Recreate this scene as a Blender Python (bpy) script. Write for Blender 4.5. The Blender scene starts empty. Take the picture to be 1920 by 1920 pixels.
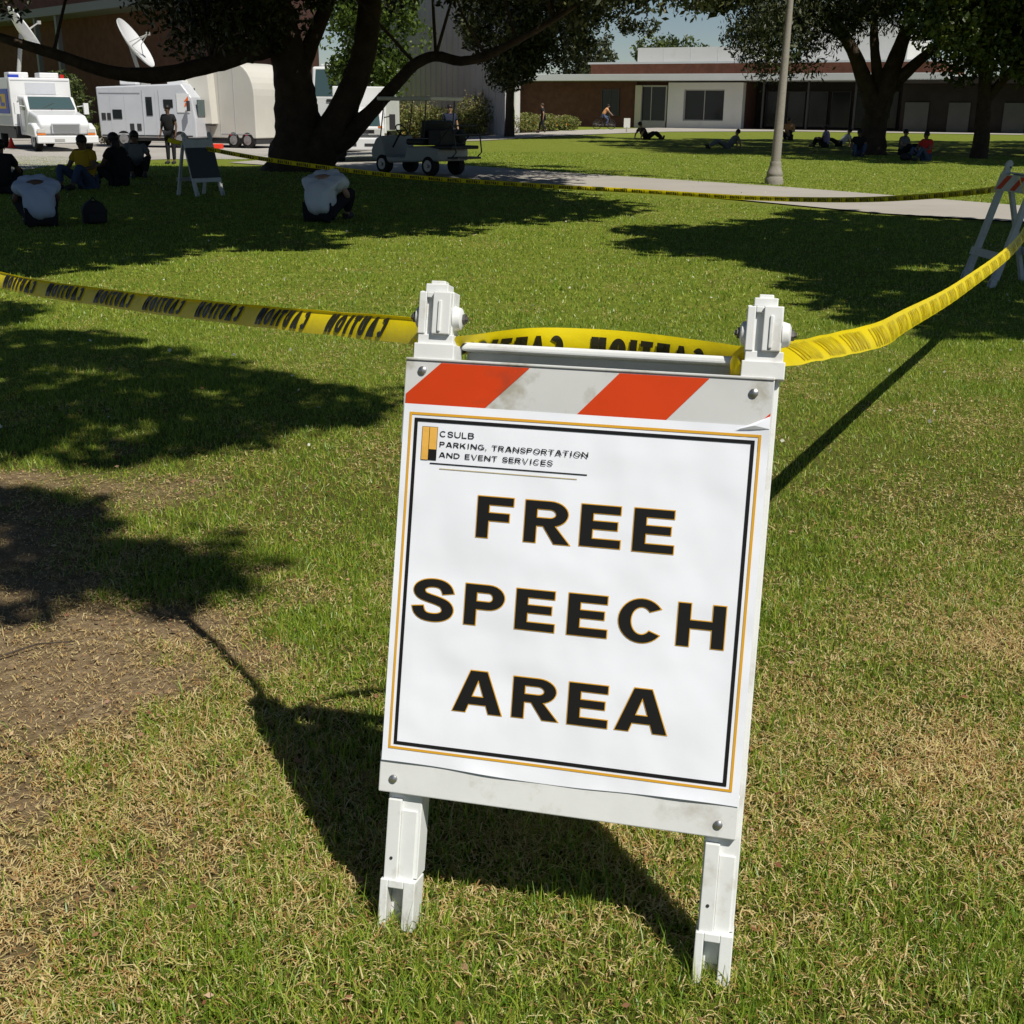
import bpy, bmesh, math, random
import numpy as np
from mathutils import Vector, Matrix
PI = math.pi
rad = math.radians
scene = bpy.context.scene
COL = scene.collection

# ------------------------------------------------------------------ camera
cd = bpy.data.cameras.new('camera')
cam = bpy.data.objects.new('camera', cd); COL.objects.link(cam)
cd.sensor_width = 36.0
cd.lens = 36.0 * 2227.94 / 1920.0
cd.clip_start = 0.05; cd.clip_end = 5000
PIT, ROL = 0.32682672, 0.00941239
fw = Vector((0, math.cos(PIT), -math.sin(PIT))); up = Vector((0, math.sin(PIT), math.cos(PIT))); rt = Vector((1, 0, 0))
r2 = rt * math.cos(ROL) + up * math.sin(ROL); u2 = -rt * math.sin(ROL) + up * math.cos(ROL)
M = Matrix((r2, u2, -fw)).transposed().to_4x4(); M.translation = (0, 0, 1.35248)
cam.matrix_world = M
scene.camera = cam

# ------------------------------------------------------------------ light
SUN_EL, SUN_AZ = rad(56), rad(-48.5)
SUN = Vector((math.cos(SUN_EL) * math.cos(SUN_AZ), math.cos(SUN_EL) * math.sin(SUN_AZ), math.sin(SUN_EL)))
w = bpy.data.worlds.new('World'); scene.world = w; w.use_nodes = True
nt = w.node_tree; nt.nodes.clear()
sky = nt.nodes.new('ShaderNodeTexSky'); sky.sky_type = 'NISHITA'; sky.sun_disc = False
sky.sun_elevation = SUN_EL; sky.sun_rotation = rad(138.5); sky.altitude = 0; sky.air_density = 0.8; sky.dust_density = 0.0; sky.ozone_density = 1.0
bg = nt.nodes.new('ShaderNodeBackground'); bg.inputs[1].default_value = 0.05
wo = nt.nodes.new('ShaderNodeOutputWorld')
nt.links.new(sky.outputs[0], bg.inputs[0]); nt.links.new(bg.outputs[0], wo.inputs[0])
ld = bpy.data.lights.new('sun', 'SUN'); ld.energy = 5.0; ld.angle = rad(0.5); ld.color = (1.0, 0.95, 0.86)
sun = bpy.data.objects.new('sun', ld); COL.objects.link(sun)
sun.rotation_euler = SUN.to_track_quat('Z', 'Y').to_euler(); sun.location = (20, -20, 40)
scene.view_settings.view_transform = 'Standard'; scene.view_settings.look = 'None'
scene.view_settings.exposure = 0.06; scene.view_settings.gamma = 1.0
scene.view_settings.use_curve_mapping = False

# ------------------------------------------------------------------ helpers
rng = np.random.default_rng(7)
rnd = random.Random(11)

def sst(t, a, b):
    t = np.clip((np.asarray(t, float) - a) / (b - a), 0, 1); return t * t * (3 - 2 * t)

def gz(x, y):
    return -.15 * sst(y, 3.5, 14) - .32 * sst(y, 26, 46) * sst(-np.asarray(x, float), 1., 10) + .15 * sst(y, 45, 75) * sst(x, -4, 4)

def gzf(x, y): return float(gz(x, y))

_tab = np.random.default_rng(3).random((256, 256))
def vnoise(x, y, s=1.0, o=0):
    x = np.asarray(x, float) * s + 37.3 * o + 1000; y = np.asarray(y, float) * s + 11.7 * o + 1000
    xi = np.floor(x).astype(int); yi = np.floor(y).astype(int); fx = x - xi; fy = y - yi
    fx = fx * fx * (3 - 2 * fx); fy = fy * fy * (3 - 2 * fy)
    t = lambda a, b: _tab[a % 256, b % 256]
    return (t(xi, yi) * (1 - fx) + t(xi + 1, yi) * fx) * (1 - fy) + (t(xi, yi + 1) * (1 - fx) + t(xi + 1, yi + 1) * fx) * fy

def fbm(x, y, s, o=0): return .5 * vnoise(x, y, s, o) + .3 * vnoise(x, y, s * 2.1, o + 1) + .2 * vnoise(x, y, s * 4.3, o + 2)

def tag(o, label=None, cat=None, group=None, kind=None):
    if label: o['label'] = label
    if cat: o['category'] = cat
    if group: o['group'] = group
    if kind: o['kind'] = kind
    return o

def thing(name, label, cat, loc=(0, 0, 0), rz=0, group=None):
    o = bpy.data.objects.new(name, None); COL.objects.link(o)
    o.empty_display_size = .2
    o.location = loc; o.rotation_euler = (0, 0, rz)
    return tag(o, label, cat, group)

def dup(root, loc, rz=None, label=None, scale=None):
    r = root.copy(); COL.objects.link(r); r.location = loc
    if rz is not None: r.rotation_euler = (0, 0, rz)
    if scale: r.scale = scale
    if label: r['label'] = label
    for ch in list(root.children):
        c = ch.copy(); COL.objects.link(c); c.parent = r
        for g in ch.children:
            d = g.copy(); COL.objects.link(d); d.parent = c
    return r

def raw_mesh(name, verts, faces, smooth=False):
    """verts (n,3) array, faces (m,k) array of one size"""
    me = bpy.data.meshes.new(name)
    verts = np.asarray(verts, np.float32); faces = np.asarray(faces, np.int32)
    k = faces.shape[1]
    me.vertices.add(len(verts)); me.vertices.foreach_set('co', verts.ravel())
    me.loops.add(faces.size); me.loops.foreach_set('vertex_index', faces.ravel())
    me.polygons.add(len(faces)); me.polygons.foreach_set('loop_start', np.arange(0, faces.size, k, dtype=np.int32))
    if smooth: me.polygons.foreach_set('use_smooth', np.ones(len(faces), bool))
    me.update(); me.validate()
    return me

def link(name, me, m, parent=None, loc=None):
    o = bpy.data.objects.new(name, me); COL.objects.link(o)
    if m is not None and len(me.materials) == 0: me.materials.append(m)
    if parent: o.parent = parent
    if loc is not None: o.location = loc
    return o

class MB:
    def __init__(s): s.v = []; s.f = []
    def add(s, vs, fs):
        b = len(s.v); s.v += [tuple(map(float, p)) for p in vs]; s.f += [tuple(i + b for i in f) for f in fs]; return s
    def box(s, c, d, R=None):
        c = Vector(c); h = Vector(d) * .5
        ps = [Vector((sx * h.x, sy * h.y, sz * h.z)) for sz in (-1, 1) for sy in (-1, 1) for sx in (-1, 1)]
        if R is not None: ps = [R @ p for p in ps]
        return s.add([c + p for p in ps], [(0, 2, 3, 1), (4, 5, 7, 6), (0, 1, 5, 4), (2, 6, 7, 3), (0, 4, 6, 2), (1, 3, 7, 5)])
    def bb(s, x0, x1, y0, y1, z0, z1): return s.box(((x0 + x1) / 2, (y0 + y1) / 2, (z0 + z1) / 2), (x1 - x0, y1 - y0, z1 - z0))
    def fbox(s, F, u0, u1, v0, v1, n0, n1):
        P = [F(u, v, n) for n in (n0, n1) for v in (v0, v1) for u in (u0, u1)]
        return s.add(P, [(0, 2, 3, 1), (4, 5, 7, 6), (0, 1, 5, 4), (2, 6, 7, 3), (0, 4, 6, 2), (1, 3, 7, 5)])
    def tube(s, pts, rs, n=8, caps=True, wob=0):
        pts = [Vector(p) for p in pts]; rings = []
        if not hasattr(rs, '__len__'): rs = [rs] * len(pts)
        ref = None
        for i, p in enumerate(pts):
            t = (pts[min(i + 1, len(pts) - 1)] - pts[max(i - 1, 0)]).normalized()
            if ref is None:
                ref = Vector((1, 0, 0)) if abs(t.x) < .8 else Vector((0, 1, 0))
            a = (ref - t * ref.dot(t)).normalized(); b = t.cross(a); ref = a
            ring = []
            for k in range(n):
                an = 2 * PI * k / n; r = rs[i] * (1 + (rnd.uniform(-wob, wob) if wob else 0))
                ring.append(p + a * (math.cos(an) * r) + b * (math.sin(an) * r))
            rings.append(ring)
        vs = [p for r in rings for p in r]; fs = []
        for i in range(len(rings) - 1):
            for k in range(n):
                k2 = (k + 1) % n; fs.append((i * n + k, i * n + k2, (i + 1) * n + k2, (i + 1) * n + k))
        if caps:
            fs.append(tuple(range(n - 1, -1, -1))); fs.append(tuple((len(rings) - 1) * n + k for k in range(n)))
        return s.add(vs, fs)
    def cyl(s, a, b, r, n=12, r1=None): return s.tube([a, b], [r, r if r1 is None else r1], n)
    def prism(s, poly, d):
        n = len(poly); d = Vector(d); a = [Vector(p) for p in poly]; b = [p + d for p in a]
        fs = [tuple(range(n - 1, -1, -1)), tuple(range(n, 2 * n))] + [(i, (i + 1) % n, n + (i + 1) % n, n + i) for i in range(n)]
        return s.add(a + b, fs)
    def lathe(s, prof, c=(0, 0, 0), n=20):
        c = Vector(c); vs = []; fs = []
        for r, z in prof:
            for k in range(n): an = 2 * PI * k / n; vs.append(c + Vector((r * math.cos(an), r * math.sin(an), z)))
        m = len(prof)
        for i in range(m - 1):
            for k in range(n): k2 = (k + 1) % n; fs.append((i * n + k, i * n + k2, (i + 1) * n + k2, (i + 1) * n + k))
        fs.append(tuple(range(n - 1, -1, -1))); fs.append(tuple((m - 1) * n + k for k in range(n)))
        return s.add(vs, fs)
    def sph(s, c, r, n=10, m=6):
        c = Vector(c); r = Vector(r) if hasattr(r, '__len__') else Vector((r, r, r)); vs = []; fs = []
        for i in range(1, m):
            t = PI * i / m
            for k in range(n): a = 2 * PI * k / n; vs.append(c + Vector((r.x * math.sin(t) * math.cos(a), r.y * math.sin(t) * math.sin(a), r.z * math.cos(t))))
        b = len(vs); vs += [c + Vector((0, 0, r.z)), c - Vector((0, 0, r.z))]
        for i in range(m - 2):
            for k in range(n): k2 = (k + 1) % n; fs.append((i * n + k, (i + 1) * n + k, (i + 1) * n + k2, i * n + k2))
        for k in range(n): k2 = (k + 1) % n; fs.append((b, k, k2)); fs.append((b + 1, (m - 2) * n + k2, (m - 2) * n + k))
        return s.add(vs, fs)
    def quad(s, *p): return s.add(p, [tuple(range(len(p)))])
    def obj(s, name, m, parent=None, smooth=False, bevel=0, loc=None, seg=2, fix=True):
        me = bpy.data.meshes.new(name); me.from_pydata(s.v, [], s.f)
        if fix:
            bm = bmesh.new(); bm.from_mesh(me); bmesh.ops.recalc_face_normals(bm, faces=bm.faces); bm.to_mesh(me); bm.free()
        if smooth:
            me.polygons.foreach_set('use_smooth', np.ones(len(me.polygons), bool))
            if hasattr(me, 'set_sharp_from_angle'): me.set_sharp_from_angle(angle=rad(40))
        me.update()
        o = link(name, me, m, parent, loc)
        if bevel:
            b = o.modifiers.new('bevel', 'BEVEL'); b.width = bevel; b.segments = seg; b.limit_method = 'ANGLE'; b.angle_limit = rad(35)
        return o

# ------------------------------------------------------------------ materials
def mat(name, col, rough=.6, spec=.35, metal=0., var=None, dirt=None, bump=None, trans=0., coat=0.):
    """var=(scale, amount) value variation; dirt=(scale, colour, threshold, amount); bump=(scale, strength, distance)"""
    m = bpy.data.materials.new(name); m.use_nodes = True; t = m.node_tree; N = t.nodes; L = t.links
    p = N['Principled BSDF']; p.inputs['Roughness'].default_value = rough; p.inputs['Metallic'].default_value = metal
    p.inputs['Specular IOR Level'].default_value = spec; p.inputs['Coat Weight'].default_value = coat
    p.inputs['Base Color'].default_value = (*col, 1)
    tc = N.new('ShaderNodeTexCoord'); cur = None
    def noise(sc, det=5):
        n = N.new('ShaderNodeTexNoise'); n.inputs['Scale'].default_value = sc; n.inputs['Detail'].default_value = det; n.inputs['Roughness'].default_value = .62
        L.new(tc.outputs['Object'], n.inputs['Vector']); return n.outputs['Fac']
    def mix(a, b, fac):
        x = N.new('ShaderNodeMix'); x.data_type = 'RGBA'
        for s_, v in ((6, a), (7, b)):
            if hasattr(v, 'links'): L.new(v, x.inputs[s_])
            else: x.inputs[s_].default_value = (*v, 1)
        if hasattr(fac, 'links'): L.new(fac, x.inputs[0])
        else: x.inputs[0].default_value = fac
        return x.outputs[2]
    def ramp(f, a, b, lo=0., hi=1.):
        r = N.new('ShaderNodeMapRange'); L.new(f, r.inputs[0]); r.inputs[1].default_value = a; r.inputs[2].default_value = b
        r.inputs[3].default_value = lo; r.inputs[4].default_value = hi; return r.outputs[0]
    cur = col
    if var:
        k = var[1]; cur = mix(tuple(c * (1 - k) for c in col), tuple(min(1, c * (1 + k)) for c in col), ramp(noise(var[0]), .3, .7))
    if dirt:
        cur = mix(cur, dirt[1], ramp(noise(dirt[0], 8), dirt[2], dirt[2] + .14, 0, dirt[3]))
    if hasattr(cur, 'links'): L.new(cur, p.inputs['Base Color'])
    if bump:
        b = N.new('ShaderNodeBump'); b.inputs['Strength'].default_value = bump[1]; b.inputs['Distance'].default_value = bump[2]
        L.new(noise(bump[0], bump[3] if len(bump) > 3 else 5), b.inputs['Height']); L.new(b.outputs[0], p.inputs['Normal'])
    if trans:
        tr = N.new('ShaderNodeBsdfTranslucent'); ms = N.new('ShaderNodeMixShader'); ms.inputs[0].default_value = trans
        if hasattr(cur, 'links'): L.new(cur, tr.inputs[0])
        else: tr.inputs[0].default_value = (*col, 1)
        L.new(p.outputs[0], ms.inputs[1]); L.new(tr.outputs[0], ms.inputs[2]); L.new(ms.outputs[0], N['Material Output'].inputs[0])
    return m

def leaf_mat(name, stops, trans=.3, rough=.5, spec=.3):
    m = bpy.data.materials.new(name); m.use_nodes = True; t = m.node_tree; N = t.nodes; L = t.links
    p = N['Principled BSDF']; p.inputs['Roughness'].default_value = rough; p.inputs['Specular IOR Level'].default_value = spec
    a = N.new('ShaderNodeAttribute'); a.attribute_name = 'tint'
    r = N.new('ShaderNodeValToRGB'); e = r.color_ramp.elements
    while len(e) < len(stops): e.new(.5)
    for i, (q, c) in enumerate(stops): e[i].position = q; e[i].color = (*c, 1)
    L.new(a.outputs['Fac'], r.inputs[0]); L.new(r.outputs[0], p.inputs['Base Color'])
    tr = N.new('ShaderNodeBsdfTranslucent'); L.new(r.outputs[0], tr.inputs[0])
    ms = N.new('ShaderNodeMixShader'); ms.inputs[0].default_value = trans
    L.new(p.outputs[0], ms.inputs[1]); L.new(tr.outputs[0], ms.inputs[2]); L.new(ms.outputs[0], N['Material Output'].inputs[0])
    return m

MT = dict(
    plastic=mat('white_plastic', (.74, .755, .745), .45, .4, var=(9, .05), dirt=(12, (.38, .33, .26), .54, .5), bump=(60, .12, .002)),
    shade_plastic=mat('shaded_white_plastic', (.55, .56, .55), .5, .35, var=(9, .08), dirt=(14, (.33, .30, .24), .56, .5)),  # white plastic with shade put into its colour for the rear barricades, plus grime
    poster=mat('glossy_poster_paper', (.88, .905, .97), .28, .5, var=(3, .012), bump=(6, .9, .012, 1.5), trans=.0),
    sheet=mat('silver_reflective_sheeting', (.60, .61, .60), .38, .45, var=(6, .06), dirt=(13, (.30, .27, .18), .565, .7)),
    orange=mat('orange_reflective_sheeting', (.62, .052, .005), .42, .35, var=(8, .06), dirt=(13, (.33, .05, .02), .60, .55)),
    ink=mat('black_ink', (.012, .011, .010), .38, .35),
    gold=mat('gold_ink', (.72, .38, .03), .4, .3),
    faintgold=mat('pale_gold_ink', (.55, .47, .27), .4, .3),
    logogold=mat('logo_gold_ink', (.80, .45, .09), .4, .3, var=(60, .1)),
    darksteel=mat('weathered_bolt_steel', (.16, .15, .14), .5, .4, .7, var=(60, .4)),
    steel=mat('galvanised_steel', (.45, .45, .44), .35, .5, .9, var=(40, .2)),
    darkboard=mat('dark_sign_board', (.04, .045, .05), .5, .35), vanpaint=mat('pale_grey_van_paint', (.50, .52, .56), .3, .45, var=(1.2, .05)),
    tape=mat('yellow_caution_tape', (.90, .72, .008), .34, .3, var=(5, .06), bump=(22, .3, .006), trans=.28),
    tapeink=mat('tape_print', (.022, .02, .006), .4, .3),
    tapefaint=mat('tape_print_showing_through', (.62, .52, .015), .35, .4, trans=.25),
    concrete=mat('path_concrete', (.36, .335, .295), .85, .2, var=(.5, .08), dirt=(.9, (.28, .25, .2), .6, .5), bump=(30, .2, .004)),
    road=mat('road_concrete', (.36, .34, .31), .85, .2, var=(.4, .12), dirt=(1.1, (.2, .19, .18), .6, .4)),
    bark=mat('dark_bark', (.060, .043, .030), .9, .15, var=(3, .35), bump=(9, .9, .06)),
    bark2=mat('grey_bark', (.085, .068, .05), .9, .15, var=(3, .35), bump=(9, .9, .06)),
    white=mat('white_vehicle_paint', (.70, .71, .72), .3, .5, var=(1.2, .04), coat=.3),
    grey=mat('grey_vehicle_paint', (.42, .44, .47), .35, .45, var=(1.2, .05)),
    cream=mat('cream_trailer_paint', (.58, .565, .51), .35, .4, var=(.8, .05)),
    darkmetal=mat('dark_metal', (.035, .035, .037), .5, .4),
    glass=mat('dark_window_glass', (.012, .016, .018), .1, .3),
    wglass=mat('windscreen_glass', (.05, .085, .09), .08, .7),
    rubber=mat('tyre_rubber', (.018, .018, .018), .8, .2),
    rim=mat('wheel_rim', (.35, .35, .36), .4, .5, .6),
    chrome=mat('bumper_chrome', (.6, .6, .6), .25, .6, .7),
    lampglass=mat('lamp_lens', (.5, .5, .48), .15, .6),
    amber=mat('amber_lens', (.6, .16, .02), .3, .5), redlens=mat('red_lens', (.5, .02, .015), .3, .5),
    blue=mat('blue_sign_paint', (.03, .06, .42), .4, .4), yellow=mat('yellow_sign_paint', (.62, .40, .03), .4, .4),
    logo_or=mat('orange_logo_paint', (.75, .14, .02), .4, .4),
    conered=mat('cone_orange_plastic', (.75, .05, .02), .5, .3),
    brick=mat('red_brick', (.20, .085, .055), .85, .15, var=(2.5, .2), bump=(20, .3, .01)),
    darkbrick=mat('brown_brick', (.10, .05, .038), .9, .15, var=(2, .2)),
    greywall=mat('grey_wall', (.62, .63, .63), .8, .2, var=(.35, .08)),
    whitewall=mat('white_wall', (.60, .60, .585), .75, .2, var=(.5, .04), dirt=(.6, (.45, .44, .40), .62, .4)),
    creamwall=mat('cream_wall', (.50, .48, .42), .75, .2, var=(.5, .04)),
    fascia=mat('pale_fascia', (.50, .52, .53), .6, .3, var=(.4, .05)),
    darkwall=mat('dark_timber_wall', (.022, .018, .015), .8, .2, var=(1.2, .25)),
    panelwall=mat('shaded_concrete_panel', (.08, .082, .076), .85, .15, var=(.7, .12)),  # pale panels, colour darkened to carry the shade of the trees
    frame=mat('window_frame_metal', (.36, .36, .34), .5, .4),
    beam=mat('grey_painted_steel', (.13, .14, .15), .5, .4),
    post=mat('aggregate_concrete_post', (.27, .25, .215), .85, .2, var=(30, .16), dirt=(2.5, (.24, .22, .18), .6, .4), bump=(60, .4, .004)),
    soil=mat('bed_soil', (.07, .048, .03), .95, .1, var=(2, .3)),
    cartbody=mat('grey_cart_body', (.33, .345, .34), .4, .45, var=(2, .05)),
    cartroof=mat('beige_cart_roof', (.78, .74, .62), .5, .35),
    vinyl=mat('black_vinyl', (.02, .02, .021), .55, .3),
    skin=mat('skin_tan', (.36, .21, .145), .55, .35), skin2=mat('skin_brown', (.14, .08, .055), .55, .35),
    hair=mat('dark_hair', (.014, .011, .009), .5, .3), hair2=mat('brown_hair', (.06, .035, .02), .5, .3),
    wshirt=mat('white_cotton', (.66, .68, .72), .85, .15, bump=(11, .3, .02)),
    bshirt=mat('pale_blue_cotton', (.50, .56, .70), .85, .15, bump=(9, .3, .02)),
    yshirt=mat('yellow_cotton', (.45, .28, .02), .85, .15), dshirt=mat('black_cotton', (.018, .018, .02), .85, .15),
    navyshirt=mat('navy_cotton', (.022, .028, .05), .85, .15), gshirt=mat('grey_cotton', (.16, .17, .17), .85, .15), rshirt=mat('red_cotton', (.52, .035, .03), .85, .15),
    pshirt=mat('lilac_cotton', (.36, .30, .60), .85, .15), oshirt=mat('orange_and_white_top', (.60, .30, .14), .85, .15),
    jeans=mat('blue_denim', (.06, .085, .15), .9, .1), dtrouser=mat('dark_trousers', (.022, .022, .026), .9, .1),
    shoe=mat('dark_shoes', (.03, .03, .03), .6, .3), bag=mat('black_nylon', (.02, .02, .022), .7, .25),
)
G1 = (.030, .048, .012); G2 = (.055, .080, .018); G3 = (.10, .125, .028)
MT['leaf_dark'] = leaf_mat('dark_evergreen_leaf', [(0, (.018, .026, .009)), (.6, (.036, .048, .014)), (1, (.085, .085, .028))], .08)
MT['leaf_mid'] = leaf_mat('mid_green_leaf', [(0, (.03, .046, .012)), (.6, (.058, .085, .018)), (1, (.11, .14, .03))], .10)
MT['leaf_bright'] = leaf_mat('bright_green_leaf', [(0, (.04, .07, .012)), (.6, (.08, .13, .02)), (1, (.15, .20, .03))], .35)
MT['leaf_bed'] = leaf_mat('bed_plant_leaf', [(0, (.07, .10, .02)), (.5, (.15, .18, .035)), (1, (.32, .28, .10))], .3)
MT['plume'] = leaf_mat('dry_plume', [(0, (.18, .15, .07)), (1, (.36, .31, .17))], .3)
MT['petal'] = leaf_mat('flower_petal', [(0, (.55, .16, .015)), (.5, (.65, .30, .02)), (1, (.70, .50, .05))], .3)
MT['grass'] = leaf_mat('grass_blade', [(0, (.33, .16, .06)), (.12, (.46, .28, .11)), (.22, (.66, .52, .24)), (.34, (.74, .62, .33)), (.42, (.50, .46, .11)), (.62, (.34, .42, .045)), (.82, (.20, .32, .028)), (1, (.11, .23, .02))], .32, .42, .5)

# lawn: soil, thatch and turf mixed by the painted wear map of the real lawn
m = bpy.data.materials.new('lawn_ground'); m.use_nodes = True; t = m.node_tree; N = t.nodes; L = t.links
p = N['Principled BSDF']; p.inputs['Roughness'].default_value = .95; p.inputs['Specular IOR Level'].default_value = .1
tc = N.new('ShaderNodeTexCoord')
def _n(sc, det=6, ro=.65):
    n = N.new('ShaderNodeTexNoise'); n.inputs['Scale'].default_value = sc; n.inputs['Detail'].default_value = det; n.inputs['Roughness'].default_value = ro
    L.new(tc.outputs['Object'], n.inputs['Vector']); return n.outputs['Fac']
def _r(f, stops):
    r = N.new('ShaderNodeValToRGB'); e = r.color_ramp.elements
    while len(e) < len(stops): e.new(.5)
    for i, (q, c) in enumerate(stops): e[i].position = q; e[i].color = (*c, 1)
    L.new(f, r.inputs[0]); return r.outputs[0]
def _m(a, b, f):
    x = N.new('ShaderNodeMix'); x.data_type = 'RGBA'; L.new(a, x.inputs[6]); L.new(b, x.inputs[7]); L.new(f, x.inputs[0]); return x.outputs[2]
def _at(n):
    a = N.new('ShaderNodeAttribute'); a.attribute_name = n; return a.outputs['Fac']
turf = _m(_r(_n(14), [(.3, (.065, .09, .010)), (.52, (.165, .20, .026)), (.75, (.29, .31, .06))]),
          _r(_n(3), [(.3, (.09, .125, .014)), (.55, (.17, .205, .028)), (.8, (.28, .255, .06))]), _r(_n(1.1), [(.35, (0, 0, 0)), (.65, (.7, .7, .7))]))
thatch = _r(_n(120), [(.3, (.035, .032, .009)), (.5, (.105, .095, .027)), (.72, (.22, .19, .06))])
dirt = _r(_n(26, 8, .7), [(.28, (.12, .082, .045)), (.5, (.255, .185, .105)), (.75, (.42, .325, .20))])
c = _m(turf, thatch, _at('near'))
c = _m(c, dirt, _at('bare'))
L.new(c, p.inputs['Base Color'])
b = N.new('ShaderNodeBump'); b.inputs['Strength'].default_value = .8; b.inputs['Distance'].default_value = .03
L.new(_n(45, 8, .75), b.inputs['Height']); L.new(b.outputs[0], p.inputs['Normal'])
MT['lawn'] = m

# ------------------------------------------------------------------ ground
def bare_f(x, y):
    d = np.hypot((x + 1.74) / .98, (y - 2.85) / 1.32)
    v = 1.16 - d + (fbm(x, y, 2.2, 5) - .5) * 1.6 + (fbm(x, y, 9, 15) - .5) * .8
    b2 = .55 - np.hypot((x + 1.3) / .5, (y - 4.15) / .6) + (fbm(x, y, 3, 9) - .5) * 1.1
    return np.clip(np.maximum(v, b2 * 1.2) * 1.7, 0, 1)

def dry_f(x, y):
    base = .45 - .33 * sst(y, 2.1, 3.7) - .06 * sst(y, 6, 12)
    base += .20 * sst(x, .5, 1.3) * (1 - sst(y, 3.4, 5.5))
    base += .16 * np.exp(-(((x - 1.0) / 3.0) ** 2 + ((y - 18.5) / 2.6) ** 2))
    return np.clip(base + (fbm(x, y, 1.6, 2) - .5) * 1.15 + (fbm(x, y, 6, 21) - .5) * .35, 0, 1)

xs = np.unique(np.round(np.concatenate([np.arange(-3, 3.001, .06), np.arange(-40, 41, 1.), np.array([-1500, -800, -400, -200, -120, -80, -60, -50, 50, 60, 80, 120, 200, 400, 800, 1500])]), 3))
ys = np.unique(np.round(np.concatenate([np.arange(.6, 6.001, .06), np.arange(6, 82, 1.), np.array([-800, -300, -100, -40, -20, -10, -5, -2, 90, 100, 120, 150, 200, 300, 500, 900, 2000])]), 3))
X, Y = np.meshgrid(xs, ys); Z = gz(X, Y)
fine = (np.abs(X) < 2.9) & (Y > .7) & (Y < 5.9)
Z = Z + fine * (fbm(X, Y, 5, 40) - .5) * .018
nx, ny = len(xs), len(ys)
I = np.arange(nx * ny).reshape(ny, nx)
F = np.stack([I[:-1, :-1], I[:-1, 1:], I[1:, 1:], I[1:, :-1]], -1).reshape(-1, 4)
me = raw_mesh('lawn', np.stack([X.ravel(), Y.ravel(), Z.ravel()], 1), F, True)
for nm, val in (('near', 1 - sst(Y, 3, 8)), ('bare', bare_f(X, Y) * (Y < 9))):
    a = me.attributes.new(nm, 'FLOAT', 'POINT'); a.data.foreach_set('value', val.ravel().astype(np.float32))
tag(link('lawn', me, MT['lawn']), kind='structure')

def drape(name, poly, m, off):
    bm = bmesh.new(); bm.faces.new([bm.verts.new((x, y, 0)) for x, y in poly])
    x0, x1 = min(p[0] for p in poly), max(p[0] for p in poly); y0, y1 = min(p[1] for p in poly), max(p[1] for p in poly)
    for k in range(math.ceil(x0), math.floor(x1) + 1):
        if -40 <= k <= 40: bmesh.ops.bisect_plane(bm, geom=bm.verts[:] + bm.edges[:] + bm.faces[:], plane_co=(k, 0, 0), plane_no=(1, 0, 0))
    for k in range(math.ceil(y0), math.floor(y1) + 1):
        if k <= 81: bmesh.ops.bisect_plane(bm, geom=bm.verts[:] + bm.edges[:] + bm.faces[:], plane_co=(0, k, 0), plane_no=(0, 1, 0))
    bmesh.ops.recalc_face_normals(bm, faces=bm.faces)
    for v in bm.verts: v.co.z = gzf(v.co.x, v.co.y) + off
    me = bpy.data.meshes.new(name); bm.to_mesh(me); bm.free()
    if me.polygons and me.polygons[0].normal.z < 0: me.flip_normals()
    return tag(link(name, me, m), kind='structure')

drape('path', [(-9.0, 44.0), (-1.11, 33.76), (2.69, 29.07), (5.62, 25.69), (8.69, 20.91), (12, 16), (10.3, 14.3), (7.34, 17.76), (5.69, 19.05), (4.08, 21.56), (2.25, 24.18), (-.78, 27.38), (-4.0, 30.4), (-6.5, 34.5), (-9.5, 41)], MT['concrete'], .022)
drape('path', [(-30, 66), (-12, 64.5), (-6.64, 62.0), (-1.75, 60.8), (2.8, 69.0), (10.23, 83.5), (20.0, 90), (34, 84), (40, 96), (20, 101), (12.0, 103), (3.39, 84.5), (-2.16, 71), (-8, 71), (-12, 72), (-30, 75)], MT['concrete'], .026)
drape('road', [(-45, 8), (-14.5, 22), (-11.4, 26.9), (-12.3, 31.3), (-14.2, 40.5), (-12.5, 44.4), (-9.3, 45.2), (-6.0, 41.0), (-4.5, 38.5), (-3.4, 44), (-6.2, 62.2), (-12, 64.9), (-30, 66.4), (-60, 70)], MT['road'], .012)

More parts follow.
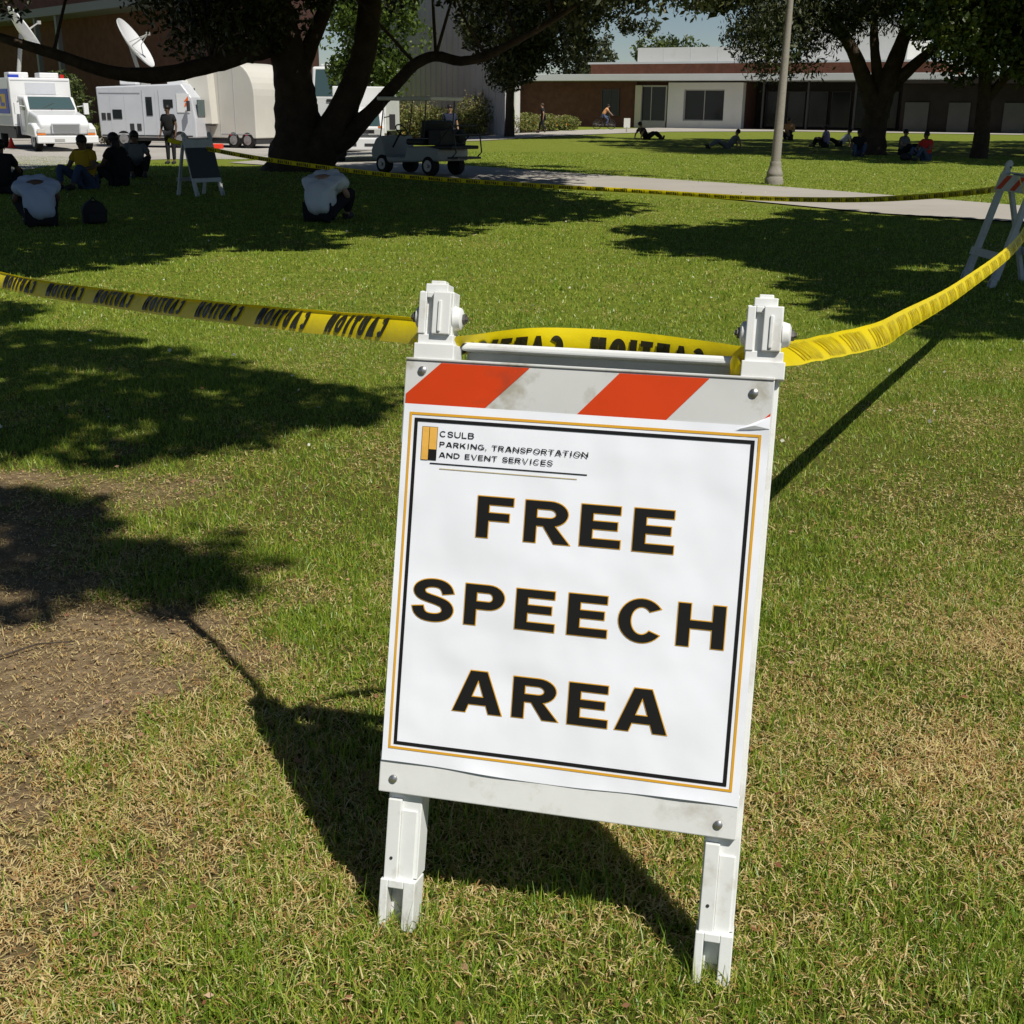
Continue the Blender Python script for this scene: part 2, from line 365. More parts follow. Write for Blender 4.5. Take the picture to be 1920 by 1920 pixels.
# ------------------------------------------------------------------ grass blades
def blades(name, n, y0, y1, hgt, wid, nseg, dens_pow=1.0, flat=.25, bare_keep=.17, tuft=.45, fi=None, fo=None):
    # sample inside the widening wedge that the lawn shows
    k = .47
    yy = y0 + (y1 - y0) * rng.random(n * 2) ** dens_pow
    xx = (rng.random(n * 2) * 2 - 1) * (yy * k + .35)
    # about half the blades stand in small tufts
    nt_ = n * 2; q = int(nt_ * tuft); src = rng.integers(0, nt_, q // 7 + 1); own = np.repeat(src, 7)[:q]
    sg = wid * 3.2; ids = np.arange(q)
    bx_, by_ = xx[own].copy(), yy[own].copy()
    xx[ids] = bx_ + rng.normal(0, sg, q); yy[ids] = by_ + rng.normal(0, sg, q)
    tn_ = np.full(nt_, -1.); tn_[ids] = _tab[own % 256, (own // 256) % 256]
    b = bare_f(xx, yy) * (yy < 9)
    keep = rng.random(n * 2) < (1 - b * (1 - bare_keep)) * (.45 + .55 * vnoise(xx, yy, 9, 3) + .25)
    if fi: keep &= rng.random(n * 2) < sst(yy, *fi)
    if fo: keep &= rng.random(n * 2) < 1 - sst(yy, *fo)
    # keep off the paths
    for (ax, ay, bx, by, hw) in ((-6, 36, 11, 15.4, 2.0),):
        dx, dy = bx - ax, by - ay; l = math.hypot(dx, dy)
        keep &= np.abs((xx - ax) * dy / l - (yy - ay) * dx / l) > hw
    sel = rng.permutation(np.nonzero(keep)[0])[:n]; xx = xx[sel]; yy = yy[sel]; tn_ = tn_[sel]; n = len(xx)
    dry = dry_f(xx, yy); b = bare_f(xx, yy) * (yy < 9)
    dry = np.clip(dry + .35 * b, 0, 1)
    straw = np.where(tn_ >= 0, tn_ * .8 + .2 * rng.random(n), rng.random(n)) < dry
    dead = rng.random(n) < b
    straw = straw | dead
    tint = np.where(straw, rng.random(n) ** .8 * .42, .5 + .5 * rng.random(n))
    tint = np.where(dead, .10 + rng.random(n) * .22, tint)
    lie = straw & (rng.random(n) < .75)
    h = hgt * (.55 + .75 * rng.random(n)) * (.7 + .6 * vnoise(xx, yy, 3.3, 8))
    h = np.where(straw & ~lie, h * .8, h)
    for fx, fy in ((-.194, 1.71), (.356, 1.59)): h = h * (1 + .25 * np.exp(-((xx - fx) ** 2 + (yy - fy) ** 2) / .004))   # taller round the feet
    h = np.where(dead, h * .6, h); h = np.where(lie, h * .8, h)
    h = h * np.where(rng.random(n) < .14 * (1 - sst(yy, 2.4, 4.5)), 1.8, 1.) * (1 + .5 * (1 - sst(yy, 1.7, 2.6)) * (vnoise(xx, yy, 8, 33) - .3))
    az = rng.random(n) * 2 * PI
    lean = np.where(lie, 1.15 + .4 * rng.random(n), np.abs(rng.normal(.45, .42, n)))
    lean = np.where(rng.random(n) < flat, lean + .5, lean); lean = np.minimum(lean, 1.52)
    dirx, diry = np.cos(az), np.sin(az)
    wv = wid * (.6 + .8 * rng.random(n))
    az2 = rng.random(n) * 2 * PI
    wx, wy = np.cos(az2) * wv / 2, np.sin(az2) * wv / 2
    # when lying flat the width must be across the blade and level
    wx = np.where(lie, -diry * wv / 2, wx); wy = np.where(lie, dirx * wv / 2, wy)
    z0 = gz(xx, yy) + np.where((np.abs(xx) < 2.9) & (yy > .7) & (yy < 5.9), (fbm(xx, yy, 5, 40) - .5) * .018, 0) - .002
    z0 = z0 + np.where(lie, .004 + .012 * rng.random(n), 0)
    def P(f, ws):
        l1 = lean * (.45 + .75 * f)
        cx = xx + dirx * h * f * np.sin(l1); cy = yy + diry * h * f * np.sin(l1); cz = z0 + h * f * np.cos(l1)
        return np.stack([cx + wx * ws, cy + wy * ws, cz], 1)
    if nseg == 2:
        vs = np.stack([P(0, -1), P(0, 1), P(.55, .8), P(.55, -.8), P(1, 0)], 1).reshape(-1, 3)
        o = np.arange(n)[:, None] * 5
        f = np.concatenate([o + [0, 1, 2], o + [0, 2, 3], o + [3, 2, 4]])
        k = 5
    else:
        vs = np.stack([P(0, -1), P(0, 1), P(1, 0)], 1).reshape(-1, 3); f = np.arange(n)[:, None] * 3 + [0, 1, 2]; k = 3
    me = raw_mesh(name, vs, f)
    a = me.attributes.new('tint', 'FLOAT', 'POINT'); a.data.foreach_set('value', np.repeat(tint, k).astype(np.float32))
    return tag(link(name, me, MT['grass']), 'short mown grass, green mixed with straw, covering the lawn', 'grass', kind='stuff')

blades('grass', 310000, .75, 4.4, .027, .0023, 2, .85, fo=(2.9, 4.4))
blades('grass', 340000, 2.5, 9.5, .026, .0046, 1, .75, fi=(2.4, 3.8), fo=(7.5, 9.5))
blades('grass', 260000, 7.0, 24., .030, .0115, 1, .75, fi=(6.8, 9), fo=(20, 24))
blades('grass', 200000, 19, 46., .032, .022, 1, .8, fi=(19, 23))

# ------------------------------------------------------------------ lettering
def arc(cx, cy, rx, ry, a0, a1, n=14):
    return [(cx + rx * math.cos(rad(a0 + (a1 - a0) * i / n)), cy + ry * math.sin(rad(a0 + (a1 - a0) * i / n))) for i in range(n + 1)]
def rect(x0, y0, x1, y1): return [(x0, y0), (x1, y0), (x1, y1), (x0, y1)]
def sweep(pts, a, b):
    L_, R_ = [], []
    for i, p in enumerate(pts):
        q0 = pts[max(i - 1, 0)]; q1 = pts[min(i + 1, len(pts) - 1)]
        tx, ty = (q1[0] - q0[0]) / a, (q1[1] - q0[1]) / b; l = math.hypot(tx, ty); nx_, ny_ = -ty / l, tx / l
        L_.append((p[0] + a * nx_, p[1] + b * ny_)); R_.append((p[0] - a * nx_, p[1] - b * ny_))
    return R_ + L_[::-1]
def bowl(x0, xs_, w_, y0, y1, tv, th):
    cy = (y0 + y1) / 2; ry = (y1 - y0) / 2
    o = [(x0, y0)] + arc(xs_, cy, w_ - xs_, ry, -90, 90) + [(x0, y1)]
    i = [(x0, y1 - th)] + arc(xs_, cy, max(w_ - xs_ - tv, .001 * w_), ry - th, 90, -90) + [(x0, y0 + th)]
    return o + i
def glyph(ch, w, h, tv, th):
    if ch == 'F': return [rect(0, 0, tv, h), rect(tv, h - th, w, h), rect(tv, .425 * h, .9 * w, .425 * h + th)]
    if ch == 'E': return [rect(0, 0, tv, h), rect(tv, h - th, .97 * w, h), rect(tv, .43 * h, .91 * w, .43 * h + th), rect(tv, 0, w, th)]
    if ch == 'L': return [rect(0, 0, tv, h), rect(tv, 0, w, th)]
    if ch == 'I': return [rect((w - tv) / 2, 0, (w + tv) / 2, h)]
    if ch == 'T': return [rect((w - tv) / 2, 0, (w + tv) / 2, h - th), rect(0, h - th, w, h)]
    if ch == 'H': return [rect(0, 0, tv, h), rect(w - tv, 0, w, h), rect(tv, .43 * h, w - tv, .43 * h + th)]
    if ch == 'A':
        c = w / 2; ap = .17 * w if tv > .15 * w else tv * .55; ta = tv * 1.12; ia = .80 if tv > .15 * w else .9; yb = .20 * h; yt = yb + th
        ix = lambda y: ta + (c - ta) * y / (ia * h)
        l = [(0, 0), (ta, 0), (c, ia * h), (c, h), (c - ap, h)]
        return [l, [(w - x, y) for x, y in l][::-1], [(ix(yb), yb), (w - ix(yb), yb), (w - ix(yt), yt), (ix(yt), yt)]]
    if ch == 'V':
        c = w / 2; ap = tv * .5
        l = [(0, h), (c - ap, 0), (c, 0), (c, .12 * h), (tv, h)]
        return [l, [(w - x, y) for x, y in l][::-1]]
    if ch in 'PR':
        ym = .40 * h if ch == 'P' else .41 * h; wb = w if ch == 'P' else .95 * w
        s = [rect(0, 0, tv, h), bowl(tv, wb - .40 * w, wb, ym, h, tv, th)]
        if ch == 'R': s.append([(w - tv * 1.25, 0), (w + .01 * w, 0), (.60 * w, ym + th * .5), (.36 * w, ym + th * .5)])
        return s
    if ch == 'B': return [rect(0, 0, tv, h), bowl(tv, .6 * w, .95 * w, .48 * h, h, tv, th), bowl(tv, .6 * w, w, 0, .48 * h + th, tv, th)]
    if ch == 'D': return [rect(0, 0, tv, h), bowl(tv, .45 * w, w, 0, h, tv, th)]
    if ch == 'O': return [arc(w / 2, h / 2, w / 2, h / 2, 0, 180) + arc(w / 2, h / 2, w / 2 - tv, h / 2 - th, 180, 0), arc(w / 2, h / 2, w / 2, h / 2, 180, 360) + arc(w / 2, h / 2, w / 2 - tv, h / 2 - th, 360, 180)]
    if ch in 'CG':
        a0, a1 = 38, 322
        s = [arc(w / 2, h / 2, w / 2, h / 2, a0, a1, 26) + arc(w / 2, h / 2, w / 2 - tv, h / 2 - th, a1 - 6, a0 + 6, 26)]
        if ch == 'G': s += [rect(w - tv, .12 * h, w, .5 * h), rect(w * .55, .5 * h - th, w - tv, .5 * h)]
        return s
    if ch == 'U': return [[(0, h), (0, .4 * h)] + arc(w / 2, .4 * h, w / 2, .4 * h, 180, 360) + [(w, h), (w - tv, h)] + arc(w / 2, .4 * h, w / 2 - tv, .4 * h - th, 360, 180) + [(tv, h)]]
    if ch == 'N': return [rect(0, 0, tv, h), rect(w - tv, 0, w, h), [(tv, h), (tv, h * .72), (w - tv, 0), (w - tv, h * .28)]]
    if ch == 'K': return [rect(0, 0, tv, h), [(tv, .3 * h), (tv, .55 * h), (w - tv * 1.3, h), (w, h)], [(.35 * w, .52 * h), (.55 * w, .66 * h), (w, 0), (w - tv * 1.3, 0)]]
    if ch == 'S':
        a, b = tv / 2, th / 2
        ct = [(.93, .70), (.86, .84), (.72, .93), (.50, .96), (.27, .93), (.11, .84), (.08, .72), (.17, .61), (.36, .55), (.62, .49), (.84, .41), (.93, .28), (.89, .15), (.73, .06), (.50, .03), (.26, .06), (.11, .16), (.05, .31)]
        ct = [(a + (w - 2 * a) * ((x - .05) / .88), b + (h - 2 * b) * ((y - .03) / .93)) for x, y in ct]
        P = []
        for i in range(len(ct) - 1):
            p0, p1, p2, p3 = ct[max(i - 1, 0)], ct[i], ct[i + 1], ct[min(i + 2, len(ct) - 1)]
            for q in range(3):
                t = q / 3; f = lambda k: .5 * (2 * p1[k] + (p2[k] - p0[k]) * t + (2 * p0[k] - 5 * p1[k] + 4 * p2[k] - p3[k]) * t * t + (3 * p1[k] - p0[k] - 3 * p2[k] + p3[k]) * t ** 3)
                P.append((f(0), f(1)))
        P.append(ct[-1])
        return [sweep(P, a, b)]
    if ch == ',': return [[(0, 0), (tv, 0), (tv, th), (0, th)], [(tv * .4, 0), (0, -th), (tv * .4, -th), (tv, 0)]]
    return []
def grow(poly, e):
    A = sum(poly[i][0] * poly[(i + 1) % len(poly)][1] - poly[(i + 1) % len(poly)][0] * poly[i][1] for i in range(len(poly)))
    if A < 0: poly = poly[::-1]
    q = [poly[i] for i in range(len(poly)) if math.hypot(poly[i][0] - poly[i - 1][0], poly[i][1] - poly[i - 1][1]) > 1e-6]
    out = []; n = len(q)
    for i in range(n):
        a, b, c = q[i - 1], q[i], q[(i + 1) % n]
        d1 = Vector((b[0] - a[0], b[1] - a[1])).normalized(); d2 = Vector((c[0] - b[0], c[1] - b[1])).normalized()
        n1 = Vector((d1.y, -d1.x)); n2 = Vector((d2.y, -d2.x)); s = n1 + n2
        k = 1 + n1.dot(n2)
        k = max(k, .35)
        out.append((b[0] + e * s.x / k, b[1] + e * s.y / k))
    return out
WID = dict(I=.45, L=.8, T=.95, E=.86, F=.84, S=.92, V=1.08, A=1.14, B=.98, P=.92, K=1.02, N=1.08, C=1.08, G=1.1, O=1.16, D=1.06, U=1.02, R=1.0)
def line_polys(txt, x0, x1, y, h, tv, th, space=.5, gap=.22):
    tot = sum((space if c == ' ' else .2 if c == ',' else WID[c]) + gap for c in txt) - gap
    k = (x1 - x0) / tot; x = x0; out = []
    for c in txt:
        wc = (space if c == ' ' else .2 if c == ',' else WID[c]) * k
        if c != ' ': out += [[(px + x, py + y) for px, py in g] for g in glyph(c, wc, h, tv, th)]
        x += wc + gap * k
    return out

# ------------------------------------------------------------------ barricades
def warp(u, v): return .0014 * math.sin(u * 11 + 1) * math.sin(v * 9 + .4) + .0008 * math.sin(u * 17 + v * 8)

def sheet_n(u, v):
    n = .0016 + .6 * warp(u, v)
    e = math.exp(-max(0, v - .054) / .008)
    n += e * (.0010 + .0014 * math.sin(u * 30 + 2) * math.sin(u * 9))
    return n + max(0, (u - .565) / .04) * max(0, (v - .635) / .032) * .004

def barricade(label, loc, Uv, Vv, Nv, origin, plast, poster=False, board=None, group='folding barricades holding the tape', rear_board=False, striped=True):
    root = thing('folding_barricade', label, 'barricade', loc, 0, group)
    O_, U, V, N_ = Vector(origin), Vector(Uv), Vector(Vv), Vector(Nv)
    nh = Vector((N_.x, N_.y, 0)).normalized()
    Fr = lambda u, v, n: O_ + U * u + V * v + N_ * n
    V2 = (V - nh * (2 * V.dot(nh))).normalized(); N2 = (N_ - nh * (2 * N_.dot(nh))).normalized()
    hinge = Fr(0, .81, -.034)
    Rr = lambda u, v, n: hinge + U * u + V2 * (v - .81) + N2 * (n + .034)   # mirrored rear frame, n < 0 points to the front
    def post(F, u0, u1, foot, side):
        b = MB()
        b.fbox(F, u0, u1, foot + .09, .755, -.060, -.013)
        b.fbox(F, u0 + .002, u0 + .026, foot + .085, -.012, -.0135, -.004)          # raised rib
        b.fbox(F, u0 + .026, u1 - .006, foot + .085, -.030, -.0135, -.009)
        # socket foot with an open recess
        f0, f1 = foot, foot + .088
        b.fbox(F, u0 - .002, u0 + .012, f0, f1, -.052, .001); b.fbox(F, u1 - .020, u1 + .001, f0, f1, -.052, .001)
        b.fbox(F, u0 + .012, u1 - .020, f1 - .014, f1, -.052, .001); b.fbox(F, u0 + .012, u1 - .020, f0, f1 - .014, -.052, -.026)
        # head block above the rail, with a groove in its face
        b.fbox(F, u0 - .003, u1 + .007, .742, .770, -.054, .000)
        b.fbox(F, u0 + .001, u1 + .003, .768, .786, -.050, -.006)
        b.fbox(F, u0 - .001, u1 - .002, .784, .858, -.050, -.012)
        b.fbox(F, u0 + .000, u0 + .013, .786, .856, -.013, -.004); b.fbox(F, u0 + .026, u1 - .003, .786, .856, -.013, .002)
        b.fbox(F, u0 + .013, u0 + .026, .846, .856, -.013, -.004); b.fbox(F, u0 + .036, u0 + .042, .790, .842, .0015, .005)
        b.fbox(F, u0 + .009, u1 - .012, .856, .870, -.044, -.008); b.fbox(F, u0 + .016, u1 - .019, .869, .876, -.038, -.014)
        return b
    for (u0, u1, foot) in ((.013, .073, -.240), (.555, .613, -.247)):
        pt = post(Fr, u0, u1, foot, 1).obj('post', plast, root, bevel=.0042, seg=3)
        for s_, uu in ((1, u1 + .006), (-1, u0 - .004)):
            hb = MB(); a = Fr(uu, .815, -.028); hb.tube([a - U * (.008 * s_), a + U * (.003 * s_), a + U * (.006 * s_)], [.021, .018, .012], 18)
            hb.obj('hinge_boss', plast, pt, smooth=True)
            bo = MB(); a = a + U * (.0058 * s_); bo.cyl(a, a + U * (.005 * s_), .0095, 6); bo.cyl(a, a + U * (.009 * s_), .0045, 8)
            bo.obj('hinge_bolt', MT['darksteel'], pt)
        hole = MB(); c_ = Fr((u0 + .014), -.115, -.004); hole.cyl(c_ + N_ * .0002, c_ + N_ * .0012, .0028, 8); hole.obj('screw', MT['darkmetal'], pt)
    for (u0, u1) in ((.016, .070), (.556, .610)):
        b = MB(); b.fbox(Rr, u0, u1, -.24, .69, -.055, -.018); b.fbox(Rr, u0 - .002, u1 + .002, -.245, -.16, -.058, -.014)
        b.obj('rear_post', plast, root, bevel=.003)
    r_ = MB(); r_.fbox(Fr, .080, .548, .700, .766, -.100, -.080); r_.fbox(Fr, .080, .548, .764, .778, -.092, -.040); r_.obj('rear_rail', plast, root, bevel=.005, seg=3)
    r_ = MB(); r_.fbox(Rr, .0, .61, .0, .075, -.013, -.001); r_.obj('rear_rail', plast, root, bevel=.003)
    # front rails
    top = MB(); top.fbox(Fr, -.002, .606, .600, .7405, -.012, 0); top.fbox(Fr, -.002, .606, .7405, .745, -.014, .0025)
    tr = top.obj('top_rail', MT['sheet'] if poster else plast, root, bevel=.0015)
    if poster:
        stripes = [((.002, .684), (.060, .738), (.211, .738), (.136, .664), (.002, .664)), ((.292, .664), (.360, .738), (.504, .738), (.437, .664)), ((.578, .664), (.6035, .689), (.6035, .664))]
    else:
        stripes = [((.02, .61), (.14, .735), (.24, .735), (.12, .61)), ((.28, .61), (.40, .735), (.50, .735), (.38, .61)), ((.52, .61), (.60, .70), (.60, .61))]
    if not striped: stripes = []
    for sp in stripes:
        q = MB(); q.prism([Fr(u, v, .0004) for u, v in sp], N_ * .0006); q.obj('stripe', MT['orange'], tr)
    bt = MB(); bt.fbox(Fr, -.003, .606, .0, .072, -.012, 0); btr = bt.obj('bottom_rail', plast, root, bevel=.002)
    for (u, v) in ((.028, .724), (.575, .719), (.023, .025), (.575, .022)):
        b = MB(); a = Fr(u, v, .0002); b.tube([a, a + N_ * .0025, a + N_ * .005], [.0075, .007, .003], 12); b.obj('bolt', MT['steel'], tr if v > .5 else btr, smooth=True)
    if board:
        b = MB(); b.fbox(Fr, 0, .604, .072, .600, -.010, -.003); b.obj('sign_board', board, root)
    if rear_board:
        b = MB(); b.fbox(Rr, 0, .604, .072, .70, -.010, -.003); b.obj('rear_sign_board', board, root)
    if poster:
        # paper sheet with a slight buckle
        nu, nv = 40, 48; vs = []; u0, u1, v0, v1 = .0005, .6045, .054, .6675
        vmap = lambda i, j: (u0 + (u1 - u0) * i / nu, v0 + (v1 - v0) * j / nv)
        for j in range(nv + 1):
            for i in range(nu + 1):
                u, v = vmap(i, j); n = sheet_n(u, v); vv = v + math.exp(-(v - v0) / .012) * .003 * math.sin(u * 13 + 1)
                vs.append(Fr(u, vv, n))
        fs = [(j * (nu + 1) + i, j * (nu + 1) + i + 1, (j + 1) * (nu + 1) + i + 1, (j + 1) * (nu + 1) + i) for j in range(nv) for i in range(nu)]
        ps = MB().add(vs, fs).obj('poster', MT['poster'], root, smooth=True)
        fl = MB(); fl.add([Fr(.552, .660, .004), Fr(.604, .684, .007), Fr(.604, .664, .006), Fr(.580, .668, .008)], [(0, 3, 1), (0, 2, 3), (2, 1, 3)]); fl.obj('folded_corner', MT['poster'], ps)
        PF = lambda u, v, n: Fr(u, v, n + sheet_n(u, v))
        def put(polys, name, m_, n0, sub=None, label=None):
            b = MB()
            for i, pl in enumerate(polys):
                z = n0 + i * .00003
                b.add([PF(u, v, z) for u, v in pl], [tuple(range(len(pl)))])
            return b.obj(name, m_, ps, fix=False)
        def linebox(u0, v0, u1, v1, wd):
            out = []
            n = 24
            for i in range(n):
                a, c_ = i / n, (i + 1) / n
                for (p0, p1, q0, q1) in ((u0, u1, v0, v0 + wd), (u0, u1, v1 - wd, v1)):
                    out.append(rect(p0 + (p1 - p0) * a, q0, p0 + (p1 - p0) * c_, q1))
                for (p0, p1) in ((u0, u0 + wd), (u1 - wd, u1)):
                    out.append(rect(p0, v0 + wd + (v1 - v0 - 2 * wd) * a, p1, v0 + wd + (v1 - v0 - 2 * wd) * c_))
            return out
        def flat(polys, name, m_, n0):
            b = MB()
            for pl in polys: b.add([PF(u, v, n0) for u, v in pl], [tuple(range(len(pl)))])
            return b.obj(name, m_, ps, fix=False)
        flat(linebox(.0112, .0785, .5925, .654, .0042), 'gold_border', MT['gold'], .0009)
        flat(linebox(.0205, .0865, .583, .6446, .0058), 'black_border', MT['ink'], .0009)
        rows = [('F', .1391, .2021, .4526, .5228), ('R', .2208, .2985, .4522, .5228), ('E', .3145, .3829, .4536, .5234), ('E', .4014, .4696, .4527, .5240),
                ('S', .0362, .1102, .3030, .3765), ('P', .1281, .1977, .3045, .3746), ('E', .2160, .2845, .3056, .3747), ('E', .3043, .3721, .3055, .3756), ('C', .3881, .4652, .3040, .3775), ('H', .4838, .5613, .3064, .3777),
                ('A', .1190, .2052, .1562, .2286), ('R', .2212, .2999, .1572, .2272), ('E', .3156, .3840, .1566, .2282), ('A', .3953, .4817, .1573, .2305)]
        for ch, a, b_, lo, hi in rows:
            w_, h_ = b_ - a - .0022, hi - lo - .0022
            gl = [[(x + a + .0011, y + lo + .0011) for x, y in g] for g in glyph(ch, w_, h_, .0195, .0125)]
            put([grow(g, .0016) for g in gl], 'letter_outline', MT['gold'], .0008)
            put(gl, 'letter', MT['ink'], .0016)
        for txt, a, b_, y, h_ in (('CSULB', .0660, .1255, .6152, .0100), ('PARKING, TRANSPORTATION', .0668, .3194, .5984, .0088), ('AND EVENT SERVICES', .0668, .2617, .5808, .0088)):
            put(line_polys(txt, a, b_, y, h_, .0017, .0014), 'small_lettering', MT['ink'], .0009)
        seg = lambda x0, x1, y0, y1: [rect(x0 + (x1 - x0) * i / 10, y0, x0 + (x1 - x0) * (i + 1) / 10, y1) for i in range(10)]
        flat(seg(.0517, .3197, .5690, .5710), 'rule', MT['ink'], .0009); flat(seg(.0689, .3037, .5612, .5626), 'rule', MT['faintgold'], .0009)
        flat([rect(.0350, .5750, .0622, .6312)], 'logo_ground', MT['ink'], .0008)
        flat([rect(.0358, .5755, .0476, .6305), rect(.0486, .5935, .0616, .6305)], 'logo_bars', MT['logogold'], .0016)
    return root

MO = Vector((-.22324, 1.78368, .23790)); MU = Vector((.97413760, -.22595534, -.00035875)); MV = Vector((.06021556, .25807009, .96424785)); MN = Vector((-.21778437, -.93933168, .26500181))
bl = Vector((.03, 1.75, 0))
barricade('white folding barricade in the foreground carrying the FREE SPEECH AREA poster', bl, MU, MV, MN, MO - bl, MT['plastic'], poster=True, board=MT['plastic'])

def frame_from(fl, fr, lean, toward):
    fl, fr = Vector(fl), Vector(fr); U = (fr - fl).normalized(); nh = U.cross(Vector((0, 0, 1))).normalized()
    if nh.dot(Vector(toward)) < 0: nh = -nh
    V = (Vector((0, 0, 1)) * math.cos(lean) - nh * math.sin(lean)).normalized(); N_ = U.cross(V)
    if N_.dot(nh) < 0: N_ = -N_
    return U, V, N_
# right barricade, stands side on
U, V, N_ = frame_from((4.17, 11.24, -.12), (4.22, 10.65, -.12), .27, (-1, 0, 0))
bl = Vector((4.35, 10.95, -.12))
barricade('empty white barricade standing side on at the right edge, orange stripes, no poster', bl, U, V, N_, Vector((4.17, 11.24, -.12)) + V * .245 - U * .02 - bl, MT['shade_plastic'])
# back left barricade
U, V, N_ = frame_from((-5.56, 21.47, -.15), (-5.16, 21.95, -.15), .27, (1, -1, 0))
bl = Vector((-5.8, 21.9, -.15))
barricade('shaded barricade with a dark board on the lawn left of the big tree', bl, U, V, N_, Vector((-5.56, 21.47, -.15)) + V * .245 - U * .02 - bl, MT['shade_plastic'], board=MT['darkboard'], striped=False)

# ------------------------------------------------------------------ caution tape
def spline(pts, n):
    pts = [Vector(p) for p in pts]; out = []
    m_ = len(pts) - 1
    for i in range(m_):
        p0, p1, p2, p3 = pts[max(i - 1, 0)], pts[i], pts[i + 1], pts[min(i + 2, m_)]
        for q in range(n):
            t = q / n; out.append(.5 * (2 * p1 + (p2 - p0) * t + (2 * p0 - 5 * p1 + 4 * p2 - p3) * t * t + (3 * p1 - p0 - 3 * p2 + p3) * t ** 3))
    out.append(pts[-1]); return out

def tape(label, pts, wd=.075, tilt=None, fold=0., start=.1, period=.335, wlen=.245, mirror=True, ink='tapeink', n=24, sag=0.0, hl=.052, front=1, text_range=None):
    """ribbon along pts (centre line); tilt(s) gives the lean of its face from vertical"""
    P = spline(pts, n); S = [0]
    for a, b in zip(P, P[1:]): S.append(S[-1] + (b - a).length)
    Ltot = S[-1]
    base = P[len(P) // 2].copy()
    def frame(s):
        s = min(max(s, 0), Ltot); i = int(np.searchsorted(S, s)); i = min(max(i, 1), len(P) - 1)
        f = (s - S[i - 1]) / max(S[i] - S[i - 1], 1e-9); c = P[i - 1].lerp(P[i], f)
        t0 = (P[min(i, len(P) - 1)] - P[max(i - 2, 0)]).normalized(); t1 = (P[min(i + 1, len(P) - 1)] - P[i - 1]).normalized()
        t = t0.lerp(t1, f).normalized()
        side = t.cross(Vector((0, 0, 1))).normalized()
        if side.y > 0 and abs(side.y) > .05 or (abs(side.y) <= .05 and side.x > 0): side = -side
        upv = side.cross(t).normalized()
        if upv.z < 0: upv = -upv
        a = tilt(s / Ltot) if tilt else 0.
        sd = side * math.cos(a) + upv * math.sin(a); uv = upv * math.cos(a) - side * math.sin(a)
        return c, t, uv, sd
    def Q(s, h, off=0.):
        c, t, uv, sd = frame(s)
        # long creases give the film a gentle cross curve
        cur = .10 * wd * ((h / wd * 2) ** 2) + .0025 * math.sin(s * 23) * (h / wd)
        if fold and h > wd / 2 - fold:
            e = h - (wd / 2 - fold); h = wd / 2 - fold - e * .15 + .002; cur = cur - .5 * e
            return c + uv * h + sd * (off + cur * -1 + .004)
        return c + uv * h - sd * (cur - off)
    ns = max(60, int(Ltot / .012)); nh = 10; vs = []; fs = []
    for i in range(ns + 1):
        for j in range(nh + 1): vs.append(Q(Ltot * i / ns, -wd / 2 + wd * j / nh) - base)
    for i in range(ns):
        for j in range(nh): a = i * (nh + 1) + j; fs.append((a, a + 1, a + nh + 2, a + nh + 1))
    o = MB().add(vs, fs).obj('caution_tape', MT['tape'], None, smooth=True, loc=base)
    tag(o, label, 'caution tape', 'lengths of yellow caution tape')
    s0 = start
    while s0 + wlen < Ltot - .01:
        b = MB(); k = 0
        for g in line_polys('CAUTION', 0, wlen, -hl / 2 - .004, hl, .0135, .010, gap=.30):
            # cut to follow the ribbon: vertices are placed one by one on it
            pl = []
            for i in range(len(g)):
                a_, c_ = g[i], g[(i + 1) % len(g)]; m2 = max(1, int(math.hypot(c_[0] - a_[0], c_[1] - a_[1]) / .008))
                for q in range(m2): pl.append((a_[0] + (c_[0] - a_[0]) * q / m2, a_[1] + (c_[1] - a_[1]) * q / m2))
            k += 1
            b.add([Q(s0 + (wlen - x if mirror else x), y, .0024 * front + k * .00004) - base for x, y in pl], [tuple(range(len(pl)))])
        b.obj('print', MT[ink], o, fix=False)
        s0 += period
    return o

tape('yellow caution tape running left from the poster barricade, reversed print', [(-4.2, 6.7, .92), (-2.6, 4.95, .82), (-1.698, 3.960, .808), (-1.160, 3.398, .838), (-.725, 2.868, .889), (-.398, 2.438, .939), (-.205, 2.158, .975), (-.135, 2.02, .995)], start=.07, wd=.060, tilt=lambda f: .62 + .10 * math.sin(f * 9), fold=.010, hl=.043)
tape('short caution tape drawn between the two heads of the poster barricade', [(-.11, 1.99, .968), (-.03, 2.06, .961), (.08, 2.115, .954), (.20, 2.10, .951), (.32, 2.02, .951), (.385, 1.93, .956)], wd=.058, start=.02, wlen=.22, period=.27, tilt=lambda f: -.9 * (1 - sst(f, .05, .42)) + .05, hl=.040)
tape('yellow caution tape sagging from the poster barricade to the right edge barricade', [(.405, 1.90, .985), (.46, 2.03, .96), (.75, 2.70, .855), (1.0, 3.2, .79), (1.28, 3.87, .715), (2.09, 5.6, .58), (3.18, 7.71, .55), (3.75, 8.9, .63), (4.3, 10.5, .83)], start=.25, wd=.068, tilt=lambda f: 1.15 - .7 * float(sst(f, .0, .22)), ink='tapefaint', mirror=False)
tape('far caution tape crossing the lawn before the path, both ends dim', [(-6.15, 22.0, .78), (-4.6, 21.9, .50), (-2.2, 22.0, .22), (0.3, 22.0, .07), (2.3, 21.3, .02), (3.9, 19.6, .04), (5.0, 17.2, .20), (5.6, 14.5, .50), (4.8, 11.6, .80)], start=.3, n=12)
